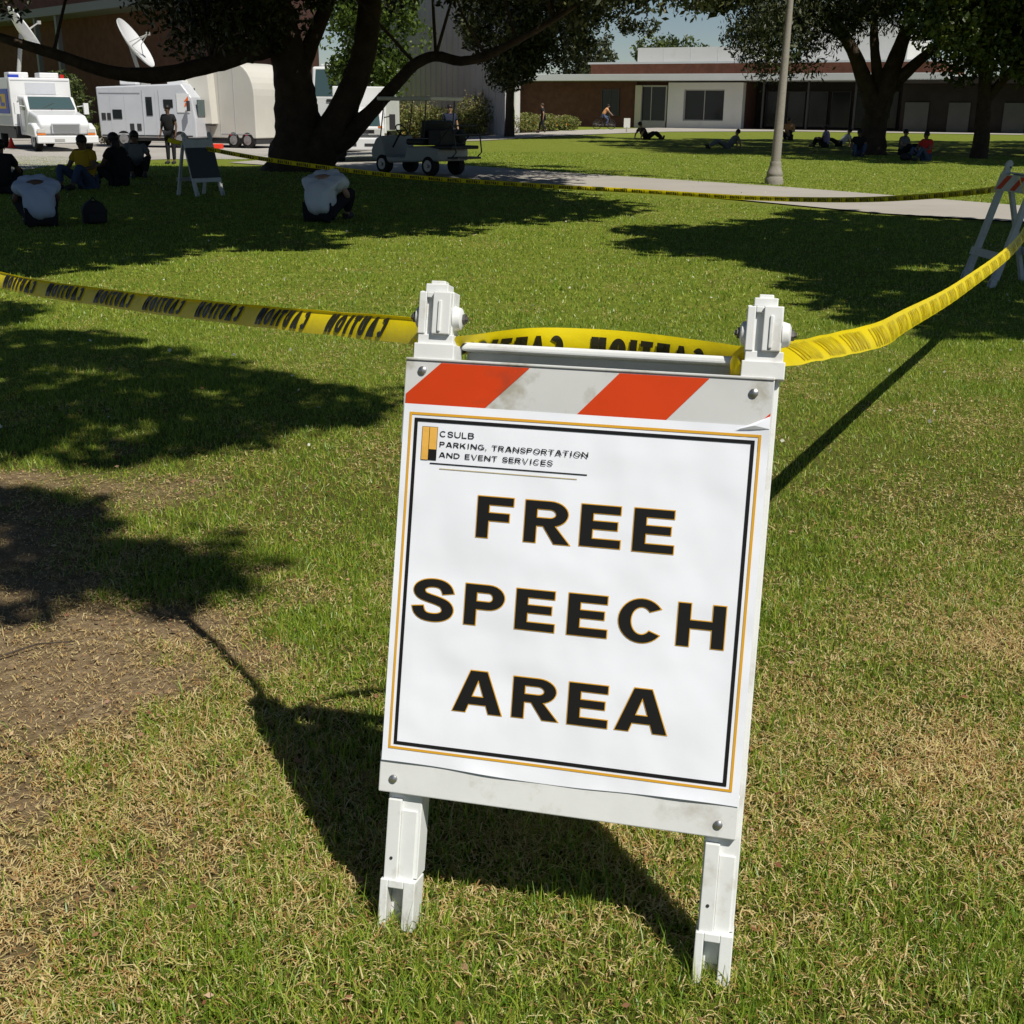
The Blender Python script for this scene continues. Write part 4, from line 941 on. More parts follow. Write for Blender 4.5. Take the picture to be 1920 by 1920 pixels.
# ------------------------------------------------------------------ vehicles
def wheel(root, x, y, r, wd=.24, z=None):
    z = r if z is None else z
    s = 1 if y > 0 else -1
    t = MB(); t.tube([(x, y - wd / 2, z), (x, y - wd * .35, z), (x, y + wd * .35, z), (x, y + wd / 2, z)], [r * .93, r, r, r * .93], 20); o = t.obj('wheel', MT['rubber'], root, smooth=True)
    k = MB(); k.cyl((x, y + s * wd * .5, z), (x, y + s * (wd * .5 + .015), z), r * .58, 16); k.cyl((x, y + s * wd * .5, z), (x, y + s * (wd * .5 + .05), z), r * .2, 10); k.obj('rim', MT['rim'], o)
    return o
def dish(root, c, n, rad_, mast_base, mt=None):
    c = Vector(c); n = Vector(n).normalized(); q = n.to_track_quat('Z', 'Y').to_matrix()
    b = MB(); prof = [(rad_ * k / 6, .22 * rad_ * (k / 6) ** 2) for k in range(1, 7)]
    vs = []; fs = []; K = 28
    rings = [(r, z) for r, z in prof] + [(r, z - .05) for r, z in prof[::-1]]
    for r, z in rings:
        for k in range(K): vs.append(c + q @ Vector((r * math.cos(2 * PI * k / K), r * math.sin(2 * PI * k / K), z)))
    for i in range(len(rings) - 1):
        for k in range(K): k2 = (k + 1) % K; fs.append((i * K + k, i * K + k2, (i + 1) * K + k2, (i + 1) * K + k))
    fs.append(tuple(range(K))); fs.append(tuple((len(rings) - 1) * K + k for k in range(K)))
    d = b.add(vs, fs).obj('satellite_dish', MT['white'], root, smooth=True)
    MB().tube([c + n * .02, c + n * (rad_ * .75)], .03, 8).box(c + n * (rad_ * .78), (.14, .14, .14)).tube([c + q @ Vector((rad_ * .8, 0, .14 * rad_)), c + n * (rad_ * .75)], .02, 6).tube([c + q @ Vector((-rad_ * .8, 0, .14 * rad_)), c + n * (rad_ * .75)], .02, 6).obj('feed_horn', MT['frame'], d)
    MB().tube([Vector(mast_base), c - n * .05], .09, 10).box(Vector(mast_base), (.5, .5, .16)).obj('mast', MT['frame'], root)

# conventional cab news truck
T = thing('news_truck', 'white bonneted news truck facing the lawn, blue and yellow panel on its side', 'truck', (-18.35, 50.9, gzf(-18.3, 50.9)), rad(-55))
T.rotation_euler.z = rad(-55)
b = MB(); b.prism([(-.15, -1.0, .62), (-.05, -1.0, 1.10), (-.5, -1.0, 1.42), (-1.75, -1.0, 1.62), (-1.75, -1.0, .62)], (0, 2.0, 0)); b.obj('bonnet', MT['white'], T, bevel=.12, seg=4)
for s in (-1, 1):
    f = MB(); f.prism([(.0, s * .98, .55), (-.1, s * .98, .95), (-.5, s * .98, 1.12), (-1.0, s * .98, 1.12), (-1.35, s * .98, .95), (-1.45, s * .98, .62)], (0, s * .26, 0)); f.obj('mudguard', MT['white'], T, bevel=.08, seg=3)
    h = MB(); h.bb(-.02, .05, s * 1.0 - .16, s * 1.0 + .16, .74, .90); h.obj('headlight', MT['lampglass'], T, bevel=.02)
    a = MB(); a.bb(-.01, .06, s * 1.0 - .16, s * 1.0 + .16, .66, .73); a.obj('indicator', MT['amber'], T)
    mi = MB(); mi.tube([(-1.9, s * 1.05, 1.75), (-1.8, s * 1.35, 1.8)], .02, 6); mi.bb(-1.86, -1.74, s * 1.4 - .1, s * 1.4 + .1, 1.45, 1.9); mi.obj('mirror', MT['white'], T, bevel=.02)
b = MB(); b.bb(-.02, .04, -.58, .58, .72, 1.12); g = b.obj('grille', MT['grey'], T, bevel=.02)
for k in range(9): MB().bb(.04, .06, -.52, .52, .75 + k * .038, .765 + k * .038).obj('grille_bar', MT['chrome'], g)
MB().bb(.02, .22, -1.22, 1.22, .34, .64).obj('bumper', MT['white'], T, bevel=.04); MB().bb(.22, .235, -.55, -.15, .42, .52).obj('number_plate', MT['frame'], T)
b = MB(); b.prism([(-1.7, -1.02, .6), (-1.7, -1.02, 1.62), (-2.15, -1.02, 2.14), (-3.2, -1.02, 2.2), (-3.2, -1.02, .6)], (0, 2.04, 0)); b.obj('cab', MT['white'], T, bevel=.07, seg=3)
b = MB(); b.prism([(-1.70, -.92, 1.66), (-1.70, .92, 1.66), (-2.10, .86, 2.12), (-2.10, -.86, 2.12)], (.022, 0, .02)); ws = b.obj('windscreen', MT['wglass'], T)
MB().bb(-1.72, -1.66, -.05, -.02, 1.64, 1.66).tube([(-1.69, -.4, 1.70), (-1.85, .1, 1.90)], .012, 5).obj('wiper', MT['darkmetal'], T)
bx = MB(); bx.bb(-8.2, -3.3, -1.25, 1.25, .95, 2.9); bx.obj('box_body', MT['white'], T, bevel=.03)
for x_ in (-7.4, -6.75, -3.55): MB().bb(x_, x_ + .025, -1.262, -1.25, 1.4, 2.88).obj('panel_seam', MT['grey'], T)
for z_ in (1.02, 2.78): MB().bb(-3.31, -3.288, -1.2, 1.2, z_, z_ + .03).obj('panel_seam', MT['grey'], T)
MB().bb(-3.30, -3.285, -.62, .62, 2.25, 2.7).obj('front_panel', MT['vanpaint'], T)
MB().bb(-2.9, -2.2, -1.03, -1.02, .75, .77).bb(-2.2, -2.18, -1.03, -1.02, .75, 2.0).bb(-2.92, -2.9, -1.03, -1.02, .75, 2.0).obj('door_edge', MT['grey'], T)
MB().prism([(-2.05, -1.032, 1.6), (-2.3, -1.032, 2.02), (-2.85, -1.032, 2.05), (-2.85, -1.032, 1.6)], (0, .015, 0)).obj('door_window', MT['wglass'], T)
MB().bb(-8.2, -3.3, -1.15, 1.15, .62, .95).bb(-4.6, -3.4, -1.22, 1.22, .45, .9).obj('chassis', MT['darkmetal'], T)
pn = MB().bb(-6.6, -3.7, -1.275, -1.25, 1.45, 2.45).obj('side_panel', MT['blue'], T)
MB().bb(-6.2, -4.1, -1.285, -1.275, 1.65, 2.25).obj('panel_emblem', MT['yellow'], pn)
MB().bb(-6.0, -5.8, -1.292, -1.285, 1.75, 2.15).bb(-5.8, -5.2, -1.292, -1.285, 1.98, 2.15).bb(-5.0, -4.8, -1.292, -1.285, 1.75, 2.15).bb(-4.8, -4.3, -1.292, -1.285, 1.75, 1.9).obj('panel_mark', MT['blue'], pn)
MB().bb(-8.0, -3.5, -1.275, -1.25, .98, 1.35).obj('side_locker', MT['grey'], T)
for yy in (-.75, .5): MB().bb(-4.4, -3.6, yy - .4, yy + .4, 2.9, 3.12).obj('roof_unit', MT['white'], T, bevel=.04)
MB().cyl((-3.5, 1.0, 2.9), (-3.5, 1.0, 3.05), .09).obj('beacon', MT['redlens'], T)
MB().bb(-3.6, -3.4, -1.2, -.8, 2.9, 3.02).obj('marker_light', MT['blue'], T)
for x, y in ((-.75, -1.0), (-.75, 1.0), (-6.6, -1.0), (-6.6, 1.0)): wheel(T, x, y, .46, .28)
dish(T, (-5.9, .15, 4.75), (.10, .95, .62), 1.15, (-5.9, -.2, 2.98))

# grey step van
T = thing('news_van', 'boxy pale van seen side on with vents, black window and large dish', 'van', (-16.0, 57.6, gzf(-16, 57.6)), rad(-10))
b = MB(); b.prism([(-2.9, 1.0, .45), (-2.95, 1.0, 2.62), (1.2, 1.0, 2.78), (1.65, 1.0, 2.2), (1.8, 1.0, 1.3), (1.8, 1.0, .45)], (0, -2.0, 0)); b.obj('body', MT['vanpaint'], T, bevel=.07, seg=3)
S_ = -1.0
def side(x0, x1, z0, z1, nm, m_, d=.02): return MB().bb(x0, x1, S_ - d, S_ + .01, z0, z1).obj(nm, m_, T)
side(-2.2, -1.75, 1.25, 1.65, 'window', MT['glass']); side(-2.75, -2.55, 1.2, 1.5, 'vent', MT['darkmetal']); side(-2.48, -2.3, 1.2, 1.5, 'vent', MT['darkmetal'])
side(-1.4, -1.2, .75, 1.05, 'vent', MT['darkmetal']); side(-1.05, -.85, .75, 1.05, 'vent', MT['darkmetal'])
side(-.55, -.25, 1.4, 2.2, 'door_window', MT['glass']); side(-.72, -.68, .5, 2.5, 'door_edge', MT['grey']); side(.08, .12, .5, 2.5, 'door_edge', MT['grey'])
side(.3, .75, 1.75, 2.1, 'window', MT['glass']); side(.95, 1.55, 1.55, 2.35, 'logo_panel', MT['white'], .03)
lg = MB(); lg.prism([(1.30, S_ - .036, 2.02), (1.52, S_ - .036, 2.02), (1.52, S_ - .036, 2.25), (1.40, S_ - .036, 2.12)], (0, -.005, 0)); lg.prism([(1.3, S_ - .036, 1.78), (1.52, S_ - .036, 1.9), (1.36, S_ - .036, 1.98)], (0, -.005, 0)); lg.obj('logo', MT['logo_or'], T)
side(-2.8, -.8, 2.35, 2.41, 'trim_strip', MT['grey']); side(-2.4, -1.5, .55, .62, 'trim_strip', MT['grey'])
for x_ in (-2.3, -1.6, -.1): MB().bb(x_, x_ + .012, S_ - .008, S_ + .002, .6, 2.5).obj('panel_seam', MT['grey'], T)
MB().bb(-2.8, 1.6, S_ - .02, S_, .5, .56).obj('side_skirt', MT['darkmetal'], T)
MB().tube([(1.5, S_, 1.9), (1.62, S_ - .25, 1.95)], .015, 6).bb(1.56, 1.66, S_ - .36, S_ - .2, 1.6, 2.05).obj('mirror', MT['darkmetal'], T)
MB().bb(1.81, 1.84, -.8, .8, 1.4, 2.1).obj('windscreen', MT['wglass'], T)
MB().bb(-2.8, 1.7, -.9, .9, .3, .46).obj('chassis', MT['darkmetal'], T)
for x, y in ((-1.75, -.9), (-1.75, .9), (1.0, -.9), (1.0, .9)): wheel(T, x, y, .38, .22)
for xx in (-2.0, .3): MB().bb(xx, xx + .8, -.5, .5, 2.72, 2.92).obj('roof_unit', MT['white'], T, bevel=.04)
dish(T, (-1.55, .1, 4.4), (.83, .14, .55), 1.22, (-1.2, .2, 2.75))

# cream trailer with rounded end and slide out
T = thing('production_trailer', 'large cream trailer with rounded end and slide out bay, left of the big trunk', 'trailer', (-12.7, 58.2, gzf(-12.2, 58)), rad(-26))
poly = [(-1.6, -1.0, .45), (-1.6, -1.0, 3.72)] + [(.35 + 1.15 * math.sin(a), -1.0, 2.3 + 1.42 * math.cos(a)) for a in np.linspace(0, PI / 2, 9)] + [(1.5, -1.0, .45)]
MB().prism(poly, (0, 2.6, 0)).obj('body', MT['cream'], T, bevel=.04)
sl = MB(); sl.prism([(-1.75, -1.75, 1.05), (-1.75, -1.75, 3.7), (-.75, -1.45, 3.7), (-.62, -1.42, 1.05)], (0, .9, 0)); sl.obj('slide_out', MT['cream'], T, bevel=.03)
MB().bb(-1.70, -.7, -1.5, -1.1, .98, 1.04).obj('slide_out_sill', MT['darkmetal'], T)
MB().bb(-1.37, -1.33, -1.66, -1.62, 2.4, 2.6).obj('handle', MT['darkmetal'], T)
for x_ in (-.5, .35): MB().bb(x_, x_ + .018, -1.012, -.995, .5, 3.6).obj('panel_seam', MT['grey'], T)
MB().bb(-.45, 1.2, -1.012, -.995, .62, .65).obj('panel_seam', MT['grey'], T)
for x_, z_ in ((.0, .56), (.9, .56)): MB().bb(x_, x_ + .1, -1.02, -1.0, z_, z_ + .05).obj('marker_light', MT['redlens'], T)
MB().bb(-1.55, 1.45, -.95, 1.5, .2, .45).obj('chassis', MT['darkmetal'], T)
eq = MB(); eq.bb(-3.1, -1.62, -.9, 1.2, .6, 2.6); eq.obj('equipment_bay', MT['grey'], T, bevel=.03)
MB().bb(-2.35, -1.7, -.93, -.9, 1.2, 2.05).obj('bay_door', MT['darkmetal'], T); MB().bb(-2.95, -2.45, -.94, -.9, 2.1, 2.55).obj('bay_light', MT['white'], T)
MB().cyl((-2.05, -1.0, 1.0), (-2.05, -.92, 1.0), .42, 20).obj('cable_reel', MT['darkmetal'], T); MB().cyl((-1.7, -1.02, .62), (-1.7, -.95, .62), .26, 16).obj('cable_reel', MT['darkmetal'], T)
MB().tube([(-3.0, -1.1, .1), (-2.6, -1.1, 1.0), (-2.5, -.95, 1.1)], .05, 6).tube([(-1.7, -1.5, .05), (-1.2, -1.5, 1.05)], .05, 6).obj('stairs_rail', MT['frame'], T)
for x in (.2, 1.0): wheel(T, x, -.9, .36, .22)
tag(MB().bb(-.35, .35, -.2, .2, 0, .22).obj('equipment_case', MT['conered'], None, loc=(-13.6, 56.2, gzf(-13.6, 56.2)), bevel=.03), 'low red equipment case on the road below the cable reels', 'case')

# cab over truck behind the trunk and a smaller one by the cart
def cabover(label, loc, rz, w_, hcab, hbox, zb, slots=False):
    T = thing('box_truck', label, 'truck', loc, rz, 'cab over trucks by the big tree'); h = w_ / 2
    b = MB(); b.prism([(0, -h, .45), (.02, -h, zb), (-.22, -h, hcab), (-1.6, -h, hcab + .06), (-1.6, -h, .45)], (0, w_, 0)); b.obj('cab', MT['white'], T, bevel=.08, seg=3)
    z0 = zb + .06; z1 = hcab - .1; xf = lambda z: .02 - .24 * (z - zb) / (hcab - zb) + .012
    ws = MB(); ws.quad((xf(z0), -h + .12, z0), (xf(z0), h - .12, z0), (xf(z1), h - .16, z1), (xf(z1), -h + .16, z1)); ws.obj('windscreen', MT['wglass'], T).modifiers.new('t', 'SOLIDIFY').thickness = .015
    MB().bb(.0, .16, -h - .02, h + .02, .35, .72).obj('bumper', MT['white'], T, bevel=.04)
    for s in (-1, 1):
        MB().bb(.0, .05, s * (h - .3) - .2, s * (h - .3) + .2, .80, .98).obj('headlight', MT['lampglass'], T, bevel=.02)
        mi = MB(); mi.tube([(-.15, s * h, hcab - .25), (.05, s * (h + .22), hcab - .2)], .018, 6); mi.bb(.0, .08, s * (h + .24) - .09, s * (h + .24) + .09, hcab - .6, hcab - .15); mi.obj('mirror', MT['darkmetal'], T, bevel=.02)
        MB().bb(.165, .17, s * .32 - .2, s * .32 + .2, .48, .56).obj('bumper_slot', MT['darkmetal'], T)
        MB().bb(-1.2, -.35, s * h - .01, s * h + .01, zb + .1, hcab - .12).obj('door_window', MT['glass'], T)
    MB().bb(.03, .05, -.42, .42, zb - .16, zb - .05).obj('grille', MT['darkmetal'], T); MB().bb(.03, .045, -h + .06, h - .06, .74, .77).obj('bumper_gap', MT['darkmetal'], T)
    for s in (-1, 1): MB().bb(-.02, .03, s * (h - .12) - .06, s * (h - .12) + .06, 1.0, 1.06).obj('indicator', MT['amber'], T)
    MB().bb(-6, -1.75, -h - .1, h + .1, .8, hbox).obj('box_body', MT['white'], T, bevel=.03); MB().bb(-6, -.2, -h + .1, h - .1, .4, .8).obj('chassis', MT['darkmetal'], T)
    for x in (-.85, -4.6):
        for s in (-1, 1): wheel(T, x, s * (h - .12), .38, .24)
    return T
cabover('tall white cab over truck half hidden between the two stems of the big tree', (-7.2, 50.6, gzf(-7.2, 50.6)), rad(-98), 2.1, 3.3, 3.45, 2.12)
cabover('white delivery truck facing the lawn just left of the golf cart', (-4.66, 37.4, gzf(-4.66, 37.4)), rad(-83), 1.45, 1.55, 2.2, 1.0)

# golf cart
T = thing('golf_cart', 'grey golf cart with black seats and thin roof parked on the path', 'golf cart', (-2.24, 29.4, -.13), rad(139)); T.scale = (.93, .93, .97)
b = MB(); b.prism([(1.25, -.55, .32), (1.28, -.55, .55), (1.1, -.55, .82), (.86, -.55, .9), (.74, -.55, .42), (.05, -.55, .40), (-.05, -.55, .66), (-.75, -.55, .68), (-1.15, -.55, .62), (-1.15, -.55, .34), (.6, -.55, .26)], (0, 1.1, 0)); b.obj('body', MT['cartbody'], T, bevel=.05, seg=3)
MB().bb(-.62, .02, -.52, .52, .69, .84).obj('seat', MT['vinyl'], T, bevel=.05); MB().box((-.58, 0, 1.06), (.12, 1.02, .40), Matrix.Rotation(rad(-10), 3, 'Y')).obj('backrest', MT['vinyl'], T, bevel=.04)
MB().bb(-1.55, -.95, -.5, .5, .62, .70).bb(-1.15, -.72, -.46, .46, .70, 1.05).obj('cargo_bed', MT['vinyl'], T, bevel=.02)
rk = MB()
for s in (-1, 1): rk.tube([(-1.0, s * .46, .68), (-1.5, s * .46, 1.15), (-1.62, s * .46, .95), (-1.68, s * .46, .55), (-1.55, s * .46, .45)], .018, 8)
rk.tube([(-1.5, -.46, 1.15), (-1.5, .46, 1.15)], .018, 8); rk.tube([(-1.62, -.46, .95), (-1.62, .46, .95)], .018, 8); rk.obj('rear_rack', MT['darkmetal'], T, smooth=True)
MB().bb(-1.7, -1.35, -.42, .42, .40, .45).obj('footboard', MT['darkmetal'], T)
MB().bb(-.95, .98, -.58, .58, 1.70, 1.79).obj('roof', MT['cartroof'], T, bevel=.03)
for s in (-1, 1):
    MB().tube([(.95, s * .5, .86), (.78, s * .5, 1.73)], .016, 8).obj('roof_post', MT['darkmetal'], T); MB().tube([(-.62, s * .5, .86), (-.72, s * .5, 1.73)], .016, 8).obj('roof_post', MT['darkmetal'], T)
    MB().bb(1.20, 1.28, s * .38 - .09, s * .38 + .09, .56, .68).obj('headlight', MT['lampglass'], T, bevel=.01)
st = MB(); c_ = Vector((.42, .26, 1.02)); q = Vector((-.75, 0, .65)).to_track_quat('Z', 'Y').to_matrix(); ring = [c_ + q @ Vector((.17 * math.cos(a), .17 * math.sin(a), 0)) for a in np.linspace(0, 2 * PI, 17)]
st.tube(ring, .016, 6, False); st.tube([c_ + q @ Vector((-.17, 0, 0)), c_ + q @ Vector((.17, 0, 0))], .014, 6); st.tube([c_, (.75, .26, .62)], .022, 8); st.obj('steering_wheel', MT['vinyl'], T, smooth=True)
for x in (.86, -.80):
    for s in (-1, 1): wheel(T, x, s * .46, .23, .2)
# golf bag like sacks in the bed
tag(MB().sph((0, 0, .16), (.2, .26, .18)).obj('cargo_sack', MT['bag'], None, smooth=True, loc=(-1.36, 28.98, .57)), 'dark sack riding in the bed of the golf cart', 'sack')

# traffic cone
t_ = thing('traffic_cone', 'orange traffic cone on the road at the far left edge', 'cone', (-22.1, 54.45, gzf(-22, 54.4)))
MB().tube([(0, 0, .04), (0, 0, .5)], [.15, .03], 16).obj('cone', MT['conered'], t_, smooth=True); MB().bb(-.2, .2, -.2, .2, 0, .04).obj('foot', MT['conered'], t_)

# ------------------------------------------------------------------ people
def skin_mesh(name, nodes, edges, root_i=0, sub=2):
    me = bpy.data.meshes.new(name); me.from_pydata([n[0] for n in nodes], edges, [])
    o = bpy.data.objects.new(name + '_tmp', me); COL.objects.link(o)
    o.modifiers.new('skin', 'SKIN'); sk = me.skin_vertices[0].data
    for i, n in enumerate(nodes):
        r = n[1]; sk[i].radius = (r, r) if not hasattr(r, '__len__') else r
        sk[i].use_root = (i == root_i)
    s = o.modifiers.new('sub', 'SUBSURF'); s.levels = sub; s.render_levels = sub
    dg = bpy.context.evaluated_depsgraph_get(); dg.update()
    ev = o.evaluated_get(dg); out = bpy.data.meshes.new_from_object(ev); out.name = name
    bpy.data.objects.remove(o); bpy.data.meshes.remove(me)
    out.polygons.foreach_set('use_smooth', np.ones(len(out.polygons), bool))
    return out

POSE = {
 'stand': dict(pel=(0, 0, .95), spi=(0, 0, 1.13), che=(0, .01, 1.33), nec=(0, .01, 1.50), hed=(0, .03, 1.60), top=(0, .02, 1.70), sh=(.17, 0, 1.42), el=(.24, -.03, 1.14), wr=(.25, .06, .90), hip=(.09, 0, .92), kn=(.10, .03, .50), an=(.10, 0, .08), to=(.11, .15, .04)),
 'hunch': dict(pel=(0, 0, .14), spi=(0, .02, .36), che=(0, .12, .58), nec=(0, .32, .52), hed=(0, .40, .44), top=(0, .46, .37), sh=(.20, .20, .485), el=(.27, .26, .34), wr=(.16, .46, .24), hip=(.11, .06, .13), kn=(.24, .46, .38), an=(.12, .52, .07), to=(.12, .66, .05)),
 'sit': dict(pel=(0, 0, .13), spi=(0, -.02, .32), che=(0, .02, .52), nec=(0, .05, .69), hed=(0, .08, .78), top=(0, .07, .88), sh=(.18, .02, .62), el=(.27, .12, .38), wr=(.18, .34, .36), hip=(.10, .05, .13), kn=(.20, .42, .42), an=(.12, .56, .08), to=(.12, .70, .05)),
 'lean': dict(pel=(0, 0, .12), spi=(0, -.14, .24), che=(0, -.28, .40), nec=(0, -.36, .54), hed=(0, -.37, .63), top=(0, -.39, .73), sh=(.18, -.32, .47), el=(.25, -.46, .24), wr=(.24, -.50, .04), hip=(.10, .06, .12), kn=(.12, .46, .34), an=(.11, .82, .08), to=(.12, .90, .18)),
 'walk': dict(pel=(0, 0, .93), spi=(0, .01, 1.12), che=(0, .04, 1.32), nec=(0, .06, 1.49), hed=(0, .09, 1.59), top=(0, .08, 1.69), sh=(.17, .03, 1.41), el=(.24, .0, 1.13), wr=(.24, .12, .91), hip=(.09, 0, .90), kn=(.10, .12, .50), an=(.10, .06, .10), to=(.11, .21, .05)),
 'ride': dict(pel=(0, -.1, .98), spi=(0, .0, 1.15), che=(0, .14, 1.33), nec=(0, .24, 1.48), hed=(0, .29, 1.57), top=(0, .28, 1.67), sh=(.17, .17, 1.41), el=(.23, .34, 1.2), wr=(.24, .52, 1.04), hip=(.09, -.06, .95), kn=(.11, .28, .66), an=(.11, .12, .30), to=(.11, .26, .27)),
}
def person(label, loc, rz, pose, shirt, trouser='dtrouser', skin='skin', hair='hair', group=None, sc=1., folds=0., longhair=False, sub=1, vary=0.):
    root = thing('person', label, 'person', loc, rz, group); root.scale = (sc, sc, sc)
    J = POSE[pose]; mir = lambda k, s: (J[k][0] * s, J[k][1], J[k][2])
    jv = lambda p: (p[0] + rnd.uniform(-vary, vary), p[1] + rnd.uniform(-vary, vary), p[2])
    kb = .40 if pose == 'hunch' else 1.
    nodes = [(J['pel'], (.13, .10)), (J['spi'], (.11 * kb, .085 * kb)), (J['che'], (.12 * kb, .085 * kb)), (J['nec'], .052), (J['hed'], (.078, .088)), (J['top'], (.066, .074))]
    edges = [(0, 1), (1, 2), (2, 3), (3, 4), (4, 5)]; fing = MB()
    arms = {}
    for s in (-1, 1):
        b = len(nodes); sh, el, wr = mir('sh', s), jv(mir('el', s)), jv(mir('wr', s))
        d = (Vector(wr) - Vector(el)).normalized(); hd_ = Vector(wr) + d * .07
        if pose == 'walk': wr = (wr[0], wr[1] + .16 * s, wr[2]); el = (el[0], el[1] + .07 * s, el[2]); d = (Vector(wr) - Vector(el)).normalized(); hd_ = Vector(wr) + d * .07
        nodes += [(sh, .062 * (.6 if pose == 'hunch' else 1)), (el, .043), (wr, .028), (tuple(hd_), (.036, .020))]; edges += [(2, b), (b, b + 1), (b + 1, b + 2), (b + 2, b + 3)]
        arms[s] = (sh, el)
        sdv = d.cross(Vector((0, 0, 1))); sdv = sdv.normalized() if sdv.length > .1 else Vector((0, 1, 0)); nv_ = d.cross(sdv).normalized()
        for k, ln in enumerate((.062, .072, .076, .07)):
            o_ = hd_ + d * .012 + sdv * (.024 - .016 * k); e1 = o_ + d * ln * .55; e2 = e1 + (d * .7 - nv_ * .6).normalized() * ln * .45
            fing.tube([o_, e1, e2], [.009, .008, .006], 6)
        o_ = Vector(wr) + d * .035 + sdv * .026; fing.tube([o_, o_ + (d * .6 + sdv * .8).normalized() * .035, o_ + (d * .95 + sdv * .5).normalized() * .06], [.011, .0095, .007], 6)
        b = len(nodes); hp, kn, an, to = mir('hip', s), jv(mir('kn', s)), mir('an', s), mir('to', s)
        if pose == 'walk': kn = (kn[0], kn[1] + .10 * s, kn[2]); an = (an[0], an[1] + .26 * s - .05, an[2] + (.1 if s < 0 else 0)); to = (to[0], to[1] + .26 * s - .05, to[2] + (.02 if s < 0 else 0))
        if pose == 'ride' and s < 0: kn = (kn[0], kn[1] + .06, kn[2] + .14); an = (an[0], an[1] + .06, an[2] + .22); to = (to[0], to[1] + .06, to[2] + .22)
        nodes += [(hp, .085), (kn, .06), (an, .04), (to, .034)]; edges += [(0, b), (b, b + 1), (b + 1, b + 2), (b + 2, b + 3)]
    me = skin_mesh('body', nodes, edges, 0, sub)
    bm = bmesh.new(); bm.from_mesh(me)
    fm = bpy.data.meshes.new('f'); hv = Vector(J['hed']); fdir = Vector((0, 1, 0)) if pose != 'hunch' else Vector((0, .5, -.85))
    fing.tube([hv + fdir * .075, hv + fdir * .10], [.014, .008], 6)
    for s in (-1, 1): fing.sph(hv + Vector((s * .076, 0, 0)), (.012, .022, .032), 6, 4); fing.sph(hv + fdir * .073 + Vector((s * .03, 0, .022)), .011, 6, 4)
    fm.from_pydata(fing.v, [], fing.f); bm.from_mesh(fm); bm.to_mesh(me); bm.free(); bpy.data.meshes.remove(fm)
    link('body', me, MT[skin], root)
    # shirt
    up_ = lambda a, b_, f: tuple(Vector(a).lerp(Vector(b_), f))
    sn = [(up_(J['pel'], J['spi'], -.15 if pose != 'hunch' else -.35), (.185, .16) if pose != 'hunch' else (.23, .20)), (J['spi'], (.175, .15) if pose != 'hunch' else (.215, .18)), (J['che'], (.19, .16) if pose != 'hunch' else (.18, .17)), (up_(J['che'], J['nec'], .70 if pose != 'hunch' else .95), .105 if pose != 'hunch' else .165)]; se = [(0, 1), (1, 2), (2, 3)]
    for s in (-1, 1):
        b = len(sn); sh, el = arms[s]; sn += [(sh, .082 if pose != 'hunch' else .115), (up_(sh, el, .62), .078 if pose != 'hunch' else .105)]; se += [(2, b), (b, b + 1)]
    ms = skin_mesh('shirt', sn, se, 0, 3 if folds else sub)
    if folds:
        n = len(ms.vertices); co = np.empty(n * 3); ms.vertices.foreach_get('co', co); co = co.reshape(-1, 3); no = np.array([v.normal[:] for v in ms.vertices])
        a = np.arctan2(co[:, 1] - .1, co[:, 0])
        f = folds * (np.sin(a * 7 + co[:, 2] * 9) * .6 + np.sin(a * 15 - co[:, 2] * 6 + 2) * .35 + np.sin(co[:, 2] * 26 + a * 3) * .35)
        co += no * f[:, None]; ms.vertices.foreach_set('co', co.ravel()); ms.update()
    link('shirt', ms, MT[shirt], root)
    # trousers
    tn = [(J['pel'], (.155, .125))]; te = []
    for s in (-1, 1):
        b = len(tn); q = len(nodes)
        k0 = 6 + (0 if s < 0 else 8) + 4
        tn += [(nodes[k0][0], .10), (nodes[k0 + 1][0], .076), (up_(nodes[k0 + 1][0], nodes[k0 + 2][0], .9), .058)]; te += [(0, b), (b, b + 1), (b + 1, b + 2)]
        MB().tube([Vector(nodes[k0 + 2][0]) + Vector((0, -.03, -.02)), Vector(nodes[k0 + 2][0]) + Vector((0, .05, -.02)), Vector(nodes[k0 + 3][0]) + Vector((0, .02, .005))], [.045, .055, .04], 8).obj('shoe', MT['shoe'], root, smooth=True)
    link('trousers', skin_mesh('trousers', tn, te, 0, sub), MT[trouser], root)
    h_ = MB(); c_ = Vector(J['hed']).lerp(Vector(J['top']), .55); dv = (Vector(J['top']) - Vector(J['hed'])).normalized(); bk = Vector((0, -.022, 0)) if pose != 'hunch' else Vector((0, .0, .03))
    h_.sph(c_ + bk + dv * .012, (.095, .105, .098), 12, 8)
    if longhair: h_.sph(c_ + Vector((0, -.06, -.12)), (.10, .07, .17), 10, 7)
    h_.obj('hair', MT[hair], root, smooth=True)
    return root

onlawn = 'people sitting on the shaded lawn by the big tree'
P_ = lambda x, y: (x, y, gzf(x, y))
person('person in a loose white t-shirt bent forward on the grass below the big trunk', P_(-2.68, 16.75), rad(-18), 'hunch', 'wshirt', 'dtrouser', 'skin', 'hair', onlawn, 1.08, .018, sub=2)
person('person in a pale blue shirt hunched on the grass near the left edge', P_(-6.12, 15.75), rad(28), 'hunch', 'bshirt', 'dtrouser', 'skin2', 'hair', onlawn, 1.0, .016, sub=2)
person('person in black seated behind the pale blue shirt at the left edge', P_(-9.0, 21.6), rad(10), 'sit', 'dshirt', 'dtrouser', 'skin2', 'hair', onlawn, 1.0, vary=.03)
person('person in a yellow top seated on the lawn before the news truck', P_(-8.1, 23.3), rad(160), 'sit', 'yshirt', 'jeans', 'skin2', 'hair', onlawn, 1.05, vary=.03)
person('person in black with long hair seated right of the yellow top', P_(-7.75, 24.1), rad(70), 'sit', 'dshirt', 'dtrouser', 'skin2', 'hair', onlawn, 1.08, longhair=True, vary=.03)
